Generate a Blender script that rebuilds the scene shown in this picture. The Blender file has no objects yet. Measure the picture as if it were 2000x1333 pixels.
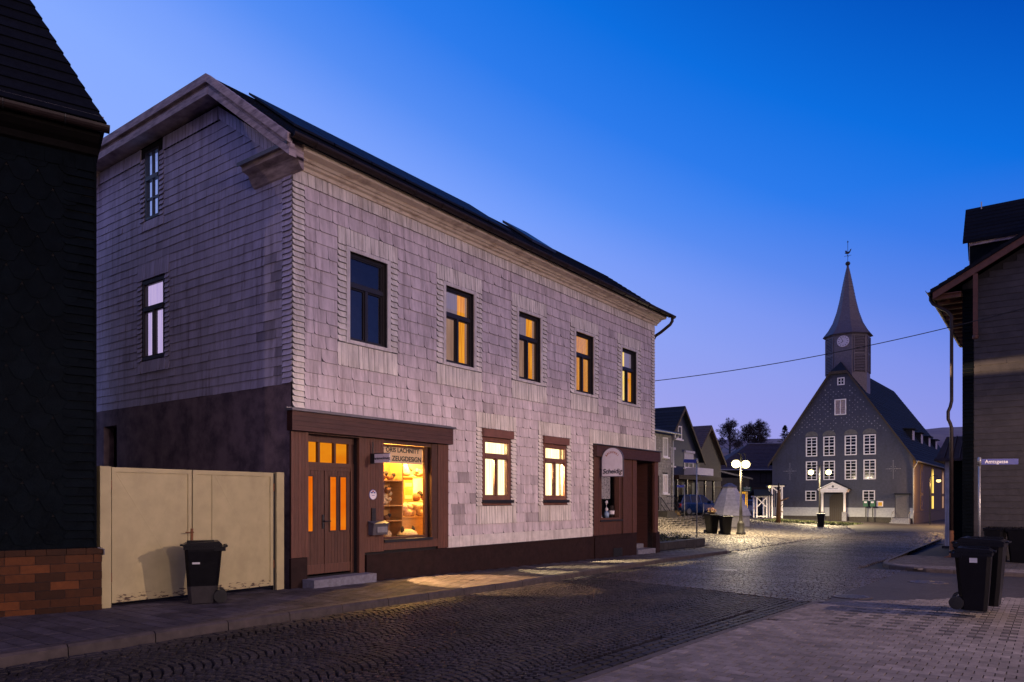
import bpy, math, random
import numpy as np
from mathutils import Vector, Matrix
random.seed(7); RN = np.random.RandomState(11)
SC = bpy.context.scene
COL = SC.collection
R = math.radians

# ------------------------------------------------------------------ frames
F_PX, HX, HY, CAM_H = 1434.0, 1000.0, 976.0, 1.6
D = np.array([.5926, .8055]); D /= np.linalg.norm(D)       # along the street
N = np.array([D[1], -D[0]])                                 # from the long house out over the street
C0 = np.array([-4.13, 13.8])                                # near corner of the long house
ANG = math.atan2(D[1], D[0])

def uw(u, w, z=0.0):
    return (C0[0] + u*D[0] + w*N[0], C0[1] + u*D[1] + w*N[1], z)
def to_uw(X, Y):
    r = np.array([X - C0[0], Y - C0[1]]); return float(r @ D), float(r @ N)
def sstep(a, b, x):
    t = np.clip((np.asarray(x, float) - a)/(b - a), 0, 1); return t*t*(3 - 2*t)
def terr(u, w):
    """height of the carriageway / square"""
    base = np.interp(u, [-12, -3, 0, 15, 20, 40, 60, 120], [-.12, -.12, -.15, -.38, -.43, -.5, -.58, -.6])
    t = np.clip(1.4 - np.asarray(w, float), 0, 24)
    rise = .034*t + .6*sstep(8.2, 10.0, t)*(1 - sstep(46, 54, u))
    return base + rise*sstep(18, 24, u)
def terr_xy(X, Y):
    return float(terr(*to_uw(X, Y)))
def ground_at(px, py):
    """point of the terrain seen in that direction from the camera's standpoint"""
    dx, dz = (px - HX)/F_PX, -(py - HY)/F_PX
    Y = 6.0
    while Y < 140:
        if CAM_H + dz*Y <= terr_xy(dx*Y, Y): break
        Y += .02
    return dx*Y, Y, terr_xy(dx*Y, Y)

# ------------------------------------------------------------------ mesh helper
class MB:
    def __init__(s): s.v = []; s.f = []; s.t = []
    def face(s, pts, t=1.0):
        n = len(s.v); s.v += [tuple(map(float, p)) for p in pts]; s.f.append(tuple(range(n, n+len(pts)))); s.t.append(t)
    def mesh(s, vs, fs, t=1.0):
        n = len(s.v); s.v += [tuple(map(float, p)) for p in vs]
        for f in fs: s.f.append(tuple(i+n for i in f)); s.t.append(t)
    def box8(s, p, t=1.0):
        s.mesh(p, [(0,3,2,1),(4,5,6,7),(0,1,5,4),(1,2,6,5),(2,3,7,6),(3,0,4,7)], t)
    def box(s, x0, x1, y0, y1, z0, z1, t=1.0):
        s.box8([(x0,y0,z0),(x1,y0,z0),(x1,y1,z0),(x0,y1,z0),(x0,y0,z1),(x1,y0,z1),(x1,y1,z1),(x0,y1,z1)], t)
    def prism(s, pts, vec, t=1.0):
        n = len(pts); a = [Vector(p) for p in pts]; b = [p + Vector(vec) for p in a]
        fs = [tuple(range(n))[::-1], tuple(range(n, 2*n))] + [(i, (i+1) % n, n+(i+1) % n, n+i) for i in range(n)]
        s.mesh(a + b, fs, t)
    def tube(s, pts, r, n=8, t=1.0, cap=True):
        pts = [Vector(p) for p in pts]; rs = r if isinstance(r, (list, tuple)) else [r]*len(pts)
        base = len(s.v); up = None
        for i, p in enumerate(pts):
            d = (pts[min(i+1, len(pts)-1)] - pts[max(i-1, 0)]).normalized()
            if up is None:
                up = Vector((0,0,1)) if abs(d.z) < .9 else Vector((1,0,0))
            a = d.cross(up).normalized(); b = a.cross(d).normalized(); up = b
            for k in range(n):
                q = 2*math.pi*k/n
                s.v.append(tuple(p + (a*math.cos(q) + b*math.sin(q))*rs[i]))
        for i in range(len(pts)-1):
            for k in range(n):
                a0 = base+i*n+k; a1 = base+i*n+(k+1) % n
                s.f.append((a0, a1, a1+n, a0+n)); s.t.append(t)
        if cap:
            s.f.append(tuple(base+k for k in range(n))[::-1]); s.t.append(t)
            s.f.append(tuple(base+(len(pts)-1)*n+k for k in range(n))); s.t.append(t)
    def lathe(s, prof, c=(0,0,0), n=16, t=1.0, axis='z', rot=0.0):
        base = len(s.v)
        for r, h in prof:
            for k in range(n):
                q = 2*math.pi*k/n + rot
                a, b = r*math.cos(q), r*math.sin(q)
                if axis == 'z': p = (c[0]+a, c[1]+b, c[2]+h)
                elif axis == 'y': p = (c[0]+a, c[1]+h, c[2]+b)
                else: p = (c[0]+h, c[1]+a, c[2]+b)
                s.v.append(p)
        for i in range(len(prof)-1):
            for k in range(n):
                a0 = base+i*n+k; a1 = base+i*n+(k+1) % n
                s.f.append((a0, a1, a1+n, a0+n)); s.t.append(t)
        s.f.append(tuple(base+k for k in range(n))[::-1]); s.t.append(t)
        s.f.append(tuple(base+(len(prof)-1)*n+k for k in range(n))); s.t.append(t)
    def blob(s, c, rad, n=10, m=7, jit=.0, t=1.0):
        prof = []
        base = len(s.v); rx, ry, rz = rad
        for i in range(m+1):
            th = math.pi*i/m
            for k in range(n):
                q = 2*math.pi*k/n; j = 1 + random.uniform(-jit, jit)
                s.v.append((c[0]+rx*math.sin(th)*math.cos(q)*j, c[1]+ry*math.sin(th)*math.sin(q)*j, c[2]-rz*math.cos(th)*j))
        for i in range(m):
            for k in range(n):
                a0 = base+i*n+k; a1 = base+i*n+(k+1) % n
                s.f.append((a0, a1, a1+n, a0+n)); s.t.append(t)
    def mbox(s, mp, a0, a1, b0, b1, o0, o1, t=1.0):
        s.box8([mp(a0,b0,o0), mp(a1,b0,o0), mp(a1,b0,o1), mp(a0,b0,o1), mp(a0,b1,o0), mp(a1,b1,o0), mp(a1,b1,o1), mp(a0,b1,o1)], t)
    def mquad(s, mp, a0, a1, b0, b1, o, t=1.0):
        s.face([mp(a0,b0,o), mp(a1,b0,o), mp(a1,b1,o), mp(a0,b1,o)], t)
    def build(s, name, m, parent=None, smooth=False, loc=None, rotz=0):
        me = bpy.data.meshes.new(name); me.from_pydata(s.v, [], s.f)
        if s.f:
            at = me.attributes.new('tint', 'FLOAT', 'FACE'); at.data.foreach_set('value', s.t)
        me.materials.append(m)
        if smooth: me.shade_smooth()
        o = bpy.data.objects.new(name, me); COL.objects.link(o)
        if parent is not None: o.parent = parent
        if loc is not None: o.location = loc
        o.rotation_euler.z = rotz
        return o

def tag(o, label=None, cat=None, group=None, kind=None):
    if label: o['label'] = label
    if cat: o['category'] = cat
    if group: o['group'] = group
    if kind: o['kind'] = kind
    return o
def thing(name, label, cat, loc=(0,0,0), rotz=0, group=None):
    o = bpy.data.objects.new(name, None); COL.objects.link(o); o.empty_display_size = .2
    o.location = loc; o.rotation_euler.z = rotz
    return tag(o, label, cat, group)
def dup(root, loc, rotz, label, scale=None):
    r = root.copy(); COL.objects.link(r); r.location = loc; r.rotation_euler.z = rotz; r['label'] = label
    if scale: r.scale = scale
    for ch in list(root.children):
        c = ch.copy(); COL.objects.link(c); c.parent = r
        for g in list(ch.children):
            k = g.copy(); COL.objects.link(k); k.parent = c
    return r
def text(name, body, size, m, parent, mat_local, align='CENTER', ext=.002, shear=0, space=1.0, bold=0.0):
    cu = bpy.data.curves.new(name, 'FONT'); cu.body = body; cu.size = size; cu.align_x = align; cu.align_y = 'CENTER'
    cu.extrude = ext; cu.shear = shear; cu.space_character = space; cu.offset = bold
    cu.materials.append(m)
    tmp = bpy.data.objects.new(name, cu); COL.objects.link(tmp)
    me = bpy.data.meshes.new_from_object(tmp.evaluated_get(bpy.context.evaluated_depsgraph_get()))
    bpy.data.objects.remove(tmp); me.name = name
    if not me.materials: me.materials.append(m)
    o = bpy.data.objects.new(name, me); COL.objects.link(o); o.parent = parent; o.matrix_local = mat_local
    return o

# ------------------------------------------------------------------ materials
def newmat(name):
    m = bpy.data.materials.new(name); m.use_nodes = True
    nt = m.node_tree; nt.nodes.clear()
    out = nt.nodes.new('ShaderNodeOutputMaterial'); return m, nt, out
def mat(name, col, rough=.75, var=.25, scale=6.0, bump=0.0, bscale=60.0, tint=False, metal=0.0, spec=.5, stretch=(1,1,1),
        col2=None, thr=(.35,.65), detail=6.0, coat=0.0, grime=0.0, gcol=(.45,.40,.38), gscale=(7,7,.45), gthr=(.50,.72)):
    m, nt, out = newmat(name); L = nt.links.new; nd = nt.nodes.new
    b = nd('ShaderNodeBsdfPrincipled'); L(b.outputs[0], out.inputs[0])
    b.inputs['Roughness'].default_value = rough; b.inputs['Metallic'].default_value = metal
    b.inputs['Specular IOR Level'].default_value = spec; b.inputs['Coat Weight'].default_value = coat
    tc = nd('ShaderNodeTexCoord'); mp = nd('ShaderNodeMapping'); mp.inputs['Scale'].default_value = stretch
    L(tc.outputs['Object'], mp.inputs[0])
    nz = nd('ShaderNodeTexNoise'); nz.inputs['Scale'].default_value = scale; nz.inputs['Detail'].default_value = detail
    nz.inputs['Roughness'].default_value = .62; L(mp.outputs[0], nz.inputs['Vector'])
    cr = nd('ShaderNodeValToRGB'); L(nz.outputs['Fac'], cr.inputs[0])
    cr.color_ramp.elements[0].position, cr.color_ramp.elements[1].position = thr
    c2 = col2 if col2 else tuple(c*(1-var) for c in col)
    cr.color_ramp.elements[0].color = (*c2, 1)
    cr.color_ramp.elements[1].color = (*(col if col2 else tuple(min(1, c*(1+var*.35)) for c in col)), 1)
    src = cr.outputs[0]
    if tint:
        a = nd('ShaderNodeAttribute'); a.attribute_name = 'tint'
        mx = nd('ShaderNodeMix'); mx.data_type = 'RGBA'; mx.blend_type = 'MULTIPLY'; mx.inputs['Factor'].default_value = 1
        L(src, mx.inputs['A']); L(a.outputs['Fac'], mx.inputs['B']); src = mx.outputs['Result']
    if grime:
        m2 = nd('ShaderNodeMapping'); m2.inputs['Scale'].default_value = gscale; L(tc.outputs['Object'], m2.inputs[0])
        g1 = nd('ShaderNodeTexNoise'); g1.inputs['Scale'].default_value = 1.0; g1.inputs['Detail'].default_value = 7; g1.inputs['Roughness'].default_value = .7; L(m2.outputs[0], g1.inputs['Vector'])
        g2 = nd('ShaderNodeMapRange'); g2.inputs['From Min'].default_value, g2.inputs['From Max'].default_value = gthr; g2.inputs['To Max'].default_value = grime; L(g1.outputs['Fac'], g2.inputs['Value'])
        gm = nd('ShaderNodeMix'); gm.data_type = 'RGBA'; gm.blend_type = 'MULTIPLY'; L(g2.outputs[0], gm.inputs['Factor']); L(src, gm.inputs['A']); gm.inputs['B'].default_value = (*gcol, 1); src = gm.outputs['Result']
    L(src, b.inputs['Base Color'])
    n3 = nd('ShaderNodeTexNoise'); n3.inputs['Scale'].default_value = scale*2.3; L(tc.outputs['Object'], n3.inputs['Vector'])
    mr = nd('ShaderNodeMapRange'); mr.inputs['To Min'].default_value = max(.03, rough-.12); mr.inputs['To Max'].default_value = min(1, rough+.12)
    L(n3.outputs['Fac'], mr.inputs['Value']); L(mr.outputs[0], b.inputs['Roughness'])
    if bump > 0:
        n2 = nd('ShaderNodeTexNoise'); n2.inputs['Scale'].default_value = bscale; n2.inputs['Detail'].default_value = 4
        L(mp.outputs[0], n2.inputs['Vector'])
        bp = nd('ShaderNodeBump'); bp.inputs['Strength'].default_value = bump; bp.inputs['Distance'].default_value = .01
        L(n2.outputs['Fac'], bp.inputs['Height']); L(bp.outputs[0], b.inputs['Normal'])
    return m
def emis(name, col, k, col2=None, scale=3.0, stretch=(1,1,1), thr=(.35,.65)):
    m, nt, out = newmat(name); L = nt.links.new; nd = nt.nodes.new
    e = nd('ShaderNodeEmission'); e.inputs[1].default_value = k; L(e.outputs[0], out.inputs[0])
    e.inputs[0].default_value = (*col, 1)
    if col2:
        tc = nd('ShaderNodeTexCoord'); mp = nd('ShaderNodeMapping'); mp.inputs['Scale'].default_value = stretch
        nz = nd('ShaderNodeTexNoise'); nz.inputs['Scale'].default_value = scale; nz.inputs['Detail'].default_value = 3
        cr = nd('ShaderNodeValToRGB'); cr.color_ramp.elements[0].position, cr.color_ramp.elements[1].position = thr
        cr.color_ramp.elements[0].color = (*col, 1); cr.color_ramp.elements[1].color = (*col2, 1)
        L(tc.outputs['Object'], mp.inputs[0]); L(mp.outputs[0], nz.inputs['Vector']); L(nz.outputs['Fac'], cr.inputs[0]); L(cr.outputs[0], e.inputs[0])
    return m
def glass(name, tintc=(1,1,1), ior=1.5, rough=.0):
    m, nt, out = newmat(name); L = nt.links.new; nd = nt.nodes.new
    t = nd('ShaderNodeBsdfTransparent'); t.inputs[0].default_value = (*tintc, 1)
    g = nd('ShaderNodeBsdfGlossy'); g.inputs['Roughness'].default_value = rough
    ge = nd('ShaderNodeNewGeometry'); dt = nd('ShaderNodeVectorMath'); dt.operation = 'DOT_PRODUCT'
    L(ge.outputs['Normal'], dt.inputs[0]); L(ge.outputs['Incoming'], dt.inputs[1])
    def mm(op, a, b=None):
        q = nd('ShaderNodeMath'); q.operation = op
        for i, x in enumerate((a, b)):
            if x is None: continue
            if isinstance(x, (int, float)): q.inputs[i].default_value = x
            else: L(x, q.inputs[i])
        return q.outputs[0]
    r0 = ((ior-1)/(ior+1))**2
    f = mm('ADD', r0, mm('MULTIPLY', 1-r0, mm('POWER', mm('SUBTRACT', 1.0, mm('ABSOLUTE', dt.outputs['Value'])), 5.0)))
    mx = nd('ShaderNodeMixShader'); L(f, mx.inputs[0]); L(t.outputs[0], mx.inputs[1]); L(g.outputs[0], mx.inputs[2]); L(mx.outputs[0], out.inputs[0])
    return m

M = {}
M['slate_border'] = mat('cream_painted_slate', (.80,.74,.68), .72, .25, 3.0, .3, 50, True, stretch=(2.2,2.2,.5), grime=.9)
M['slate_white'] = mat('painted_slate', (.73,.63,.66), .72, .25, 3.0, .3, 50, True, stretch=(2.2,2.2,.5), grime=.85)
M['slate_gable'] = mat('weathered_painted_slate', (.52,.49,.66), .7, .4, 2.2, .25, 50, True, stretch=(2.6,2.6,.35), col2=(.36,.33,.46), thr=(.3,.6), grime=.9, gthr=(.52,.70))
M['backing'] = mat('slate_backing', (.015,.013,.015), .9, .3)
M['white_board'] = mat('white_board', (.76,.70,.67), .6, .2, 4, .1, grime=.8)
M['cornice'] = mat('cornice_paint', (.82,.70,.54), .7, .3, 5.0, .3, 30, stretch=(.6,.6,2), col2=(.48,.37,.27), thr=(.3,.5))
M['old_wood'] = mat('weathered_purple_wood', (.50,.41,.43), .75, .4, 4, .5, 22, stretch=(.6,.6,3), col2=(.22,.17,.19), thr=(.34,.6))
M['render'] = mat('dark_render', (.20,.145,.17), .92, .4, 2.0, .6, 55, col2=(.075,.055,.075), thr=(.36,.6))
M['plinth'] = mat('brown_plinth', (.026,.012,.011), .7, .3, 5, .15, 40, spec=.2)
M['wood'] = mat('brown_stained_boards', (.135,.052,.032), .6, .3, 5, .2, 40, True, stretch=(8,8,.6))
M['wood_dark'] = mat('dark_stained_boards', (.085,.031,.024), .6, .3, 5, .2, 40, True, stretch=(.6,.6,8))
M['black_frame'] = mat('black_window_paint', (.022,.018,.02), .45, .2)
M['brown_frame'] = mat('brown_window_paint', (.20,.085,.06), .5, .2)
M['sill_black'] = mat('black_sill', (.02,.02,.024), .4, .2)
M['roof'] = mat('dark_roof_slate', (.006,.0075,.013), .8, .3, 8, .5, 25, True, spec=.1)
M['gutter'] = mat('brown_gutter', (.030,.020,.020), .45, .3, 6, spec=.25)
M['zinc'] = mat('zinc_sheet', (.16,.15,.17), .45, .25, 5, 0, metal=.3)
M['solar'] = mat('dark_solar_glass', (.010,.012,.022), .6, .1, spec=.12)
M['glass'] = glass('window_glass')
M['glass_dark'] = glass('dark_window_glass', (.6,.62,.7), 1.9)
M['room'] = mat('room_plaster', (.60,.48,.34), .9, .1)
M['room_dark'] = mat('dark_room', (.05,.045,.05), .95, .2)
M['curt_orange'] = emis('lit_orange_curtain', (.66,.20,.012), 1.75, (.95,.38,.03), 5, (6,6,.3))
M['curt_dim'] = emis('dim_lit_room', (.34,.18,.12), 1.2, (.50,.28,.18), 2, (4,4,.4))
M['net_glow'] = emis('lavender_net_glow', (.23,.17,.22), 1.3, (.30,.21,.24), 3, (5,5,.4))  # lavender sky reflection in the upper panes, put in as glow
M['curt_yellow'] = emis('lit_yellow_room', (1.0,.60,.08), 1.9, (1.0,.72,.18), 3, (4,4,.5))
M['curt_white'] = emis('lit_white_curtain', (1.0,.82,.32), 2.0, (1.0,.92,.58), 4, (7,7,.2))
M['curt_edge'] = emis('lit_amber_curtain', (1.0,.56,.06), 1.3, (1.0,.7,.16), 4, (7,7,.2))
M['lilac_sky_glow'] = emis('curtain_lilac_sky_glow', (.60,.46,.78), 1.35, (.80,.60,.86), 4, (5,5,.2))  # sky reflection on the lower gable window, put into the emission
M['blue_sky_glow'] = emis('pale_blue_sky_reflection', (.24,.32,.72), 1.2, (.30,.38,.78), 3, (4,4,.3))  # sky reflected in the attic glass, put in as blue glow
M['door_glass'] = emis('lit_orange_door_glass', (.86,.15,.004), .9, (.93,.22,.008), 1.4, (1,1,1.6))
M['door_glass_hi'] = emis('lit_amber_door_glass', (.86,.22,.006), .85, (.93,.32,.012), 1.2, (1,1,2.5))
M['gate'] = mat('cream_gate_paint', (.45,.385,.20), .5, .12, 3, .05, 20, grime=.2, gscale=(2.5,2.5,1.2))
M['gate_rust'] = mat('rust_flecked_gate_paint', (.43,.365,.19), .6, .2, 9, .2, 30, stretch=(1,1,3), col2=(.06,.03,.018), thr=(.40,.47))
M['rust'] = mat('rusty_metal', (.20,.08,.03), .8, .4, 20)
M['metal_dark'] = mat('dark_metal', (.035,.035,.038), .4, .2, metal=.4)
M['steel'] = mat('galvanised_steel', (.32,.32,.33), .42, .2, 8, metal=.7)
M['bin'] = mat('black_bin_plastic', (.004,.004,.006), .34, .2, 9, .04, 90, spec=.22)
M['bin_dirty'] = mat('dusty_bin_plastic', (.018,.014,.016), .6, .5, 9, .1, 90)
M['rubber'] = mat('rubber', (.015,.015,.015), .8, .2)
M['sticker'] = mat('white_sticker', (.55,.55,.58), .6, .1)
M['stone_step'] = mat('stone_step', (.20,.20,.25), .8, .3, 12, .3)
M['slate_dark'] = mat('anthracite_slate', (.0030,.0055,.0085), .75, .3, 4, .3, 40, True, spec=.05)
M['slate_right'] = mat('grey_brown_slate', (.034,.029,.033), .65, .35, 3, .3, 40, True)
M['brick'] = mat('glazed_brown_brick', (.17,.050,.012), .5, .25, 14, .12, 60, True, spec=.2)
M['mortar'] = mat('grey_mortar', (.05,.042,.045), .9, .3, 20, .3)
M['blue_sign'] = mat('blue_sign', (.008,.022,.24), .5, .05)
M['white_letter'] = mat('white_lettering', (.8,.8,.82), .5, .03)
M['black_letter'] = mat('black_lettering', (.012,.012,.014), .5, .03)
M['red_letter'] = mat('orange_lettering', (.42,.12,.03), .5, .03)
M['sign_white'] = mat('white_sign_board', (.86,.80,.84), .5, .08)
M['sign_cream'] = mat('cream_sign_board', (.85,.62,.36), .5, .05)
M['mailbox'] = mat('grey_mailbox', (.11,.105,.13), .45, .2, metal=.2)
M['cobble'] = mat('basalt_cobble', (.034,.030,.036), .6, .35, 9, .5, 45, True, spec=.15, grime=.8, gscale=(.7,.7,.7), gthr=(.45,.65))
M['cobble_far'] = mat('worn_granite_sett', (.072,.060,.056), .5, .35, 9, .5, 40, True, spec=.22, grime=.7, gscale=(.5,.5,.5), gthr=(.45,.65))
M['sett'] = mat('rough_square_sett', (.17,.15,.13), .6, .4, 7, .6, 30, True)
M['paver'] = mat('concrete_paver', (.078,.068,.082), .8, .3, 10, .3, 120, True, spec=.2, grime=.7, gscale=(1.2,1.2,1.2), gthr=(.45,.65))
M['plaza'] = mat('plaza_paver', (.188,.165,.162), .78, .25, 9, .3, 140, True, spec=.2, grime=.6, gscale=(.8,.8,.8), gthr=(.42,.7))
M['kerb'] = mat('kerb_stone', (.060,.046,.046), .75, .35, 8, .4, 60, True)
M['joint'] = mat('earth_joint', (.010,.008,.009), .9, .3, 14, .4)
M['asphalt'] = mat('asphalt', (.045,.038,.040), .7, .25, 5, .35, 200, spec=.3, grime=.6, gscale=(.5,.5,.5), gthr=(.4,.7))
M['iron'] = mat('cast_iron', (.085,.065,.06), .42, .35, 25, .3, 60, metal=.5)
M['church_slate'] = mat('church_slate', (.044,.047,.084), .62, .25, 5, .4, 9, grime=.6, gscale=(1.5,1.5,.5))
M['star'] = mat('pale_slate_inlay', (.24,.24,.29), .7, .2)
M['church_base'] = mat('pale_plinth_render', (.34,.36,.42), .85, .15, 6, .2)
M['white_paint'] = mat('white_paint', (.84,.80,.82), .55, .1, 5)
M['church_roof'] = mat('blue_black_slate', (.016,.022,.034), .8, .35, 10, .5, 18, True, spec=.15)
M['spire'] = mat('spire_slate', (.135,.115,.14), .55, .3, 8, .4, 20, True)
M['louvre'] = mat('dark_louvre', (.022,.020,.024), .7, .2)
M['clockface'] = mat('white_clock_face', (.62,.56,.66), .5, .05)
M['oak'] = mat('dark_oak_door', (.022,.012,.009), .6, .3, 6, .2, 40, stretch=(6,6,.5))
M['church_wood'] = mat('brown_church_boards', (.105,.07,.04), .7, .3, 5, .2, 30, stretch=(6,6,.5))
M['hill'] = mat('winter_hillside', (.30,.22,.19), .95, .3, .03, .5, .4, col2=(.20,.13,.135), thr=(.4,.6))
M['bark'] = mat('dark_bark', (.030,.024,.027), .9, .3)
M['fir'] = mat('fir_needles', (.018,.024,.018), .9, .3)
M['leaf'] = mat('shrub_leaves', (.045,.055,.020), .7, .4, 12)
M['grass'] = mat('short_grass', (.05,.065,.02), .9, .4, 20)
M['dry_stone'] = mat('dry_stone', (.045,.04,.038), .85, .4, 9, .6, 30, True)
M['house_grey'] = mat('pale_grey_scales', (.30,.28,.25), .8, .3, 9, .3, 12, True)
M['house_navy'] = mat('navy_slate_wall', (.014,.021,.050), .6, .25, 6, .2, 12)
M['house_brown'] = mat('brown_grey_wall', (.055,.048,.047), .8, .25, 5, .2, 12)
M['tile_brown'] = mat('brown_roof_tiles', (.075,.048,.05), .75, .3, 3, .5, 8)
M['barge'] = mat('tan_barge_board', (.055,.036,.022), .7, .2)
M['blind'] = mat('grey_roller_blind', (.42,.40,.48), .7, .1)
M['balcony'] = mat('pale_balcony_panel', (.46,.43,.56), .6, .1)
M['dark_pane'] = mat('dark_glass_pane', (.010,.012,.018), .08, .1)
M['tub'] = mat('wooden_tub', (.22,.14,.06), .7, .3, 8, .2, 30)
M['car_blue'] = mat('blue_car_paint', (.004,.022,.095), .25, .08, coat=.6)
M['car_silver'] = mat('silver_car_paint', (.42,.43,.50), .28, .06, metal=.3, coat=.5)
M['red_light'] = mat('red_lens', (.35,.01,.012), .25, .05)
M['kiosk'] = mat('grey_kiosk_boards', (.52,.50,.52), .7, .2, 6, .2, 30, True)
M['yellow'] = mat('yellow_board', (.75,.42,.02), .6, .1)
M['green_sign'] = mat('green_sign', (.012,.11,.06), .5, .05)
M['log'] = mat('carved_log', (.24,.12,.035), .7, .4, 9, .5, 30, stretch=(4,4,.6))
M['lamp_metal'] = mat('black_lamp_iron', (.028,.026,.024), .45, .2, metal=.3)
M['globe'] = emis('lit_lamp_globe', (1.0,.80,.36), 7.0)
M['globe_small'] = emis('lit_wall_lamp', (1.0,.72,.30), 2.2)
M['globe_warm'] = emis('lit_warm_lamp', (1.0,.70,.26), 2.4)
M['bulb'] = emis('lit_bulb', (1.0,.75,.4), 30.0)
M['toy_cream'] = mat('cream_plush', (.62,.46,.27), .95, .3, 30, .8, 60)
M['toy_brown'] = mat('brown_plush', (.16,.07,.03), .95, .3, 30, .8, 60)
M['toy_dark'] = mat('dark_plush', (.03,.022,.02), .95, .3, 30, .8, 60)
M['pine'] = mat('pine_shelf', (.52,.28,.09), .5, .2, 4, .1, 30, stretch=(1,1,5))
M['carton'] = mat('yellow_carton', (.62,.40,.08), .7, .1)
M['lace'] = mat('patterned_net_curtain', (.36,.35,.38), .9, .2, 22, col2=(.14,.13,.16), thr=(.42,.5))
M['ceramic'] = mat('blue_white_ceramic', (.30,.42,.62), .3, .3, 12)
M['flower_red'] = mat('red_flowers', (.07,.022,.015), .8, .3)
M['cable'] = mat('black_cable', (.012,.012,.014), .6, .1)
M['beam_red'] = mat('red_brown_beam', (.10,.035,.022), .65, .3, 5, .2, 30)

# ------------------------------------------------------------------ shared facade builders
def holed(mb, mp, a0, a1, b0, b1, holes, o=0.0, depth=.16, rev=True):
    A = sorted({a0, a1, *[h[0] for h in holes], *[h[1] for h in holes]}); B = sorted({b0, b1, *[h[2] for h in holes], *[h[3] for h in holes]})
    A = [a for a in A if a0 <= a <= a1]; B = [b for b in B if b0 <= b <= b1]
    for i in range(len(A)-1):
        for j in range(len(B)-1):
            ca, cb = (A[i]+A[i+1])/2, (B[j]+B[j+1])/2
            if not any(h[0] < ca < h[1] and h[2] < cb < h[3] for h in holes):
                mb.mquad(mp, A[i], A[i+1], B[j], B[j+1], o)
    if rev:
        for h in holes:
            x0, x1, z0, z1 = h[:4]
            for q in ([(x0,z0),(x0,z1)], [(x1,z0),(x1,z1)], [(x0,z0),(x1,z0)], [(x0,z1),(x1,z1)]):
                (p, r), (s, t) = q
                mb.face([mp(p,r,o), mp(s,t,o), mp(s,t,o-depth), mp(p,r,o-depth)])
def sub_spans(spans, cuts):
    for c0, c1 in cuts:
        ns = []
        for s0, s1 in spans:
            if c1 <= s0 or c0 >= s1: ns.append((s0, s1)); continue
            if c0 > s0: ns.append((s0, c0))
            if c1 < s1: ns.append((c1, s1))
        spans = ns
    return spans
def slate(mb, mp, a0, a1, b0, b1, t, o_top=.003, o_bot=.026, rnd=.05, topk=1.0):
    """one slate: sloping face, lower edge proud of the course below, lower left corner rounded off"""
    if random.random() < .05: rnd *= 1.8
    r = min(rnd, (a1-a0)*.3, (b1-b0)*.45)
    ob = o_bot + random.uniform(-.003, .005)
    sk = random.uniform(-.007, .007)
    ot = lambda b: ob + (o_top-ob)*(b-b0)/(b1-b0)
    P = [(a1, b1), (a0, b1), (a0, b0+r), (a0+r*.30, b0+r*.32), (a0+r, b0+sk*.4), (a1, b0+sk)]
    mb.face([mp(a, b, ot(b)) for a, b in P], t)
    for i in range(1, 6):
        (p, q), (s, u) = P[i], P[(i+1) % 6]
        mb.face([mp(p,q,ot(q)), mp(s,u,ot(u)), mp(s,u,0), mp(p,q,0)], t*.45)  # edge faces tinted darker, painting in the shadow of the course lines
def slate_field(mb, mp, b0, b1, th, tw, spans, tint, rnd=.05, gap=.006, o_bot=.021, wv=.22, slope=0.0):
    nrow = int(round((b1-b0)/th)); th = (b1-b0)/nrow
    for j in range(nrow):
        z0 = b0 + j*th; z1 = z0 + th + .006
        for s0, s1 in spans(z0 + th*.5, z0, z0+th):
            a = s0; first = True
            while a < s1 - .01:
                w = tw*random.uniform(1-wv, 1+wv)
                if first: w *= random.uniform(.4, 1); first = False
                if s1 - (a+w) < tw*.35: w = s1 - a
                slate(mb, mp, a, a+w-gap, z0, z1, tint(a+w/2, z0), rnd=rnd, o_bot=o_bot+random.uniform(-.002,.003))
                a += w
def col_border(mb, mp, a0, a1, b0, b1, h, t):
    n = max(1, int(round((b1-b0)/h))); h = (b1-b0)/n
    for j in range(n):
        slate(mb, mp, a0, a1-.006, b0+j*h, b0+(j+1)*h-.004, t*random.uniform(.9, 1.08), .004, .034, .05)
def row_border(mb, mp, a0, a1, b0, b1, w, t):
    x = a0
    while x < a1-.01:
        q = w*random.uniform(.65, 1.4); q = q if a1-x-q > w*.5 else a1-x
        X0, x = x, x+q
        slate(mb, mp, X0, x-random.choice((.004,.008,.010)), b0, b1-.004, t*random.uniform(.92, 1.06), .010, .030, .015)
def boards_v(mb, mp, a0, a1, b0, b1, o0, o1, w=.09, t=1.0):
    n = max(1, int(round((a1-a0)/w))); w = (a1-a0)/n
    for j in range(n):
        mb.mbox(mp, a0+j*w+.002, a0+(j+1)*w-.002, b0, b1, o0, o1-.001*(j % 2), t*random.uniform(.86, 1.08))
    mb.mbox(mp, a0+.001, a1-.001, b0+.001, b1-.001, o0-.002, o1-.012, .35*t)
def boards_h(mb, mp, a0, a1, b0, b1, o0, o1, h=.12, t=1.0):
    n = max(1, int(round((b1-b0)/h))); h = (b1-b0)/n
    for j in range(n):
        mb.mbox(mp, a0, a1, b0+j*h+.002, b0+(j+1)*h-.002, o0, o1-.001*(j % 2), t*random.uniform(.88, 1.06))
    mb.mbox(mp, a0+.001, a1-.001, b0+.001, b1-.001, o0-.002, o1-.012, .35*t)
def spot(name, loc, watt, col, rad=.1, cone=165, blend=.35):
    l = bpy.data.lights.new(name, 'SPOT'); l.energy = watt; l.color = col; l.shadow_soft_size = rad; l.spot_size = R(cone); l.spot_blend = blend
    o = bpy.data.objects.new(name, l); COL.objects.link(o); o.location = loc; return o
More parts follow.
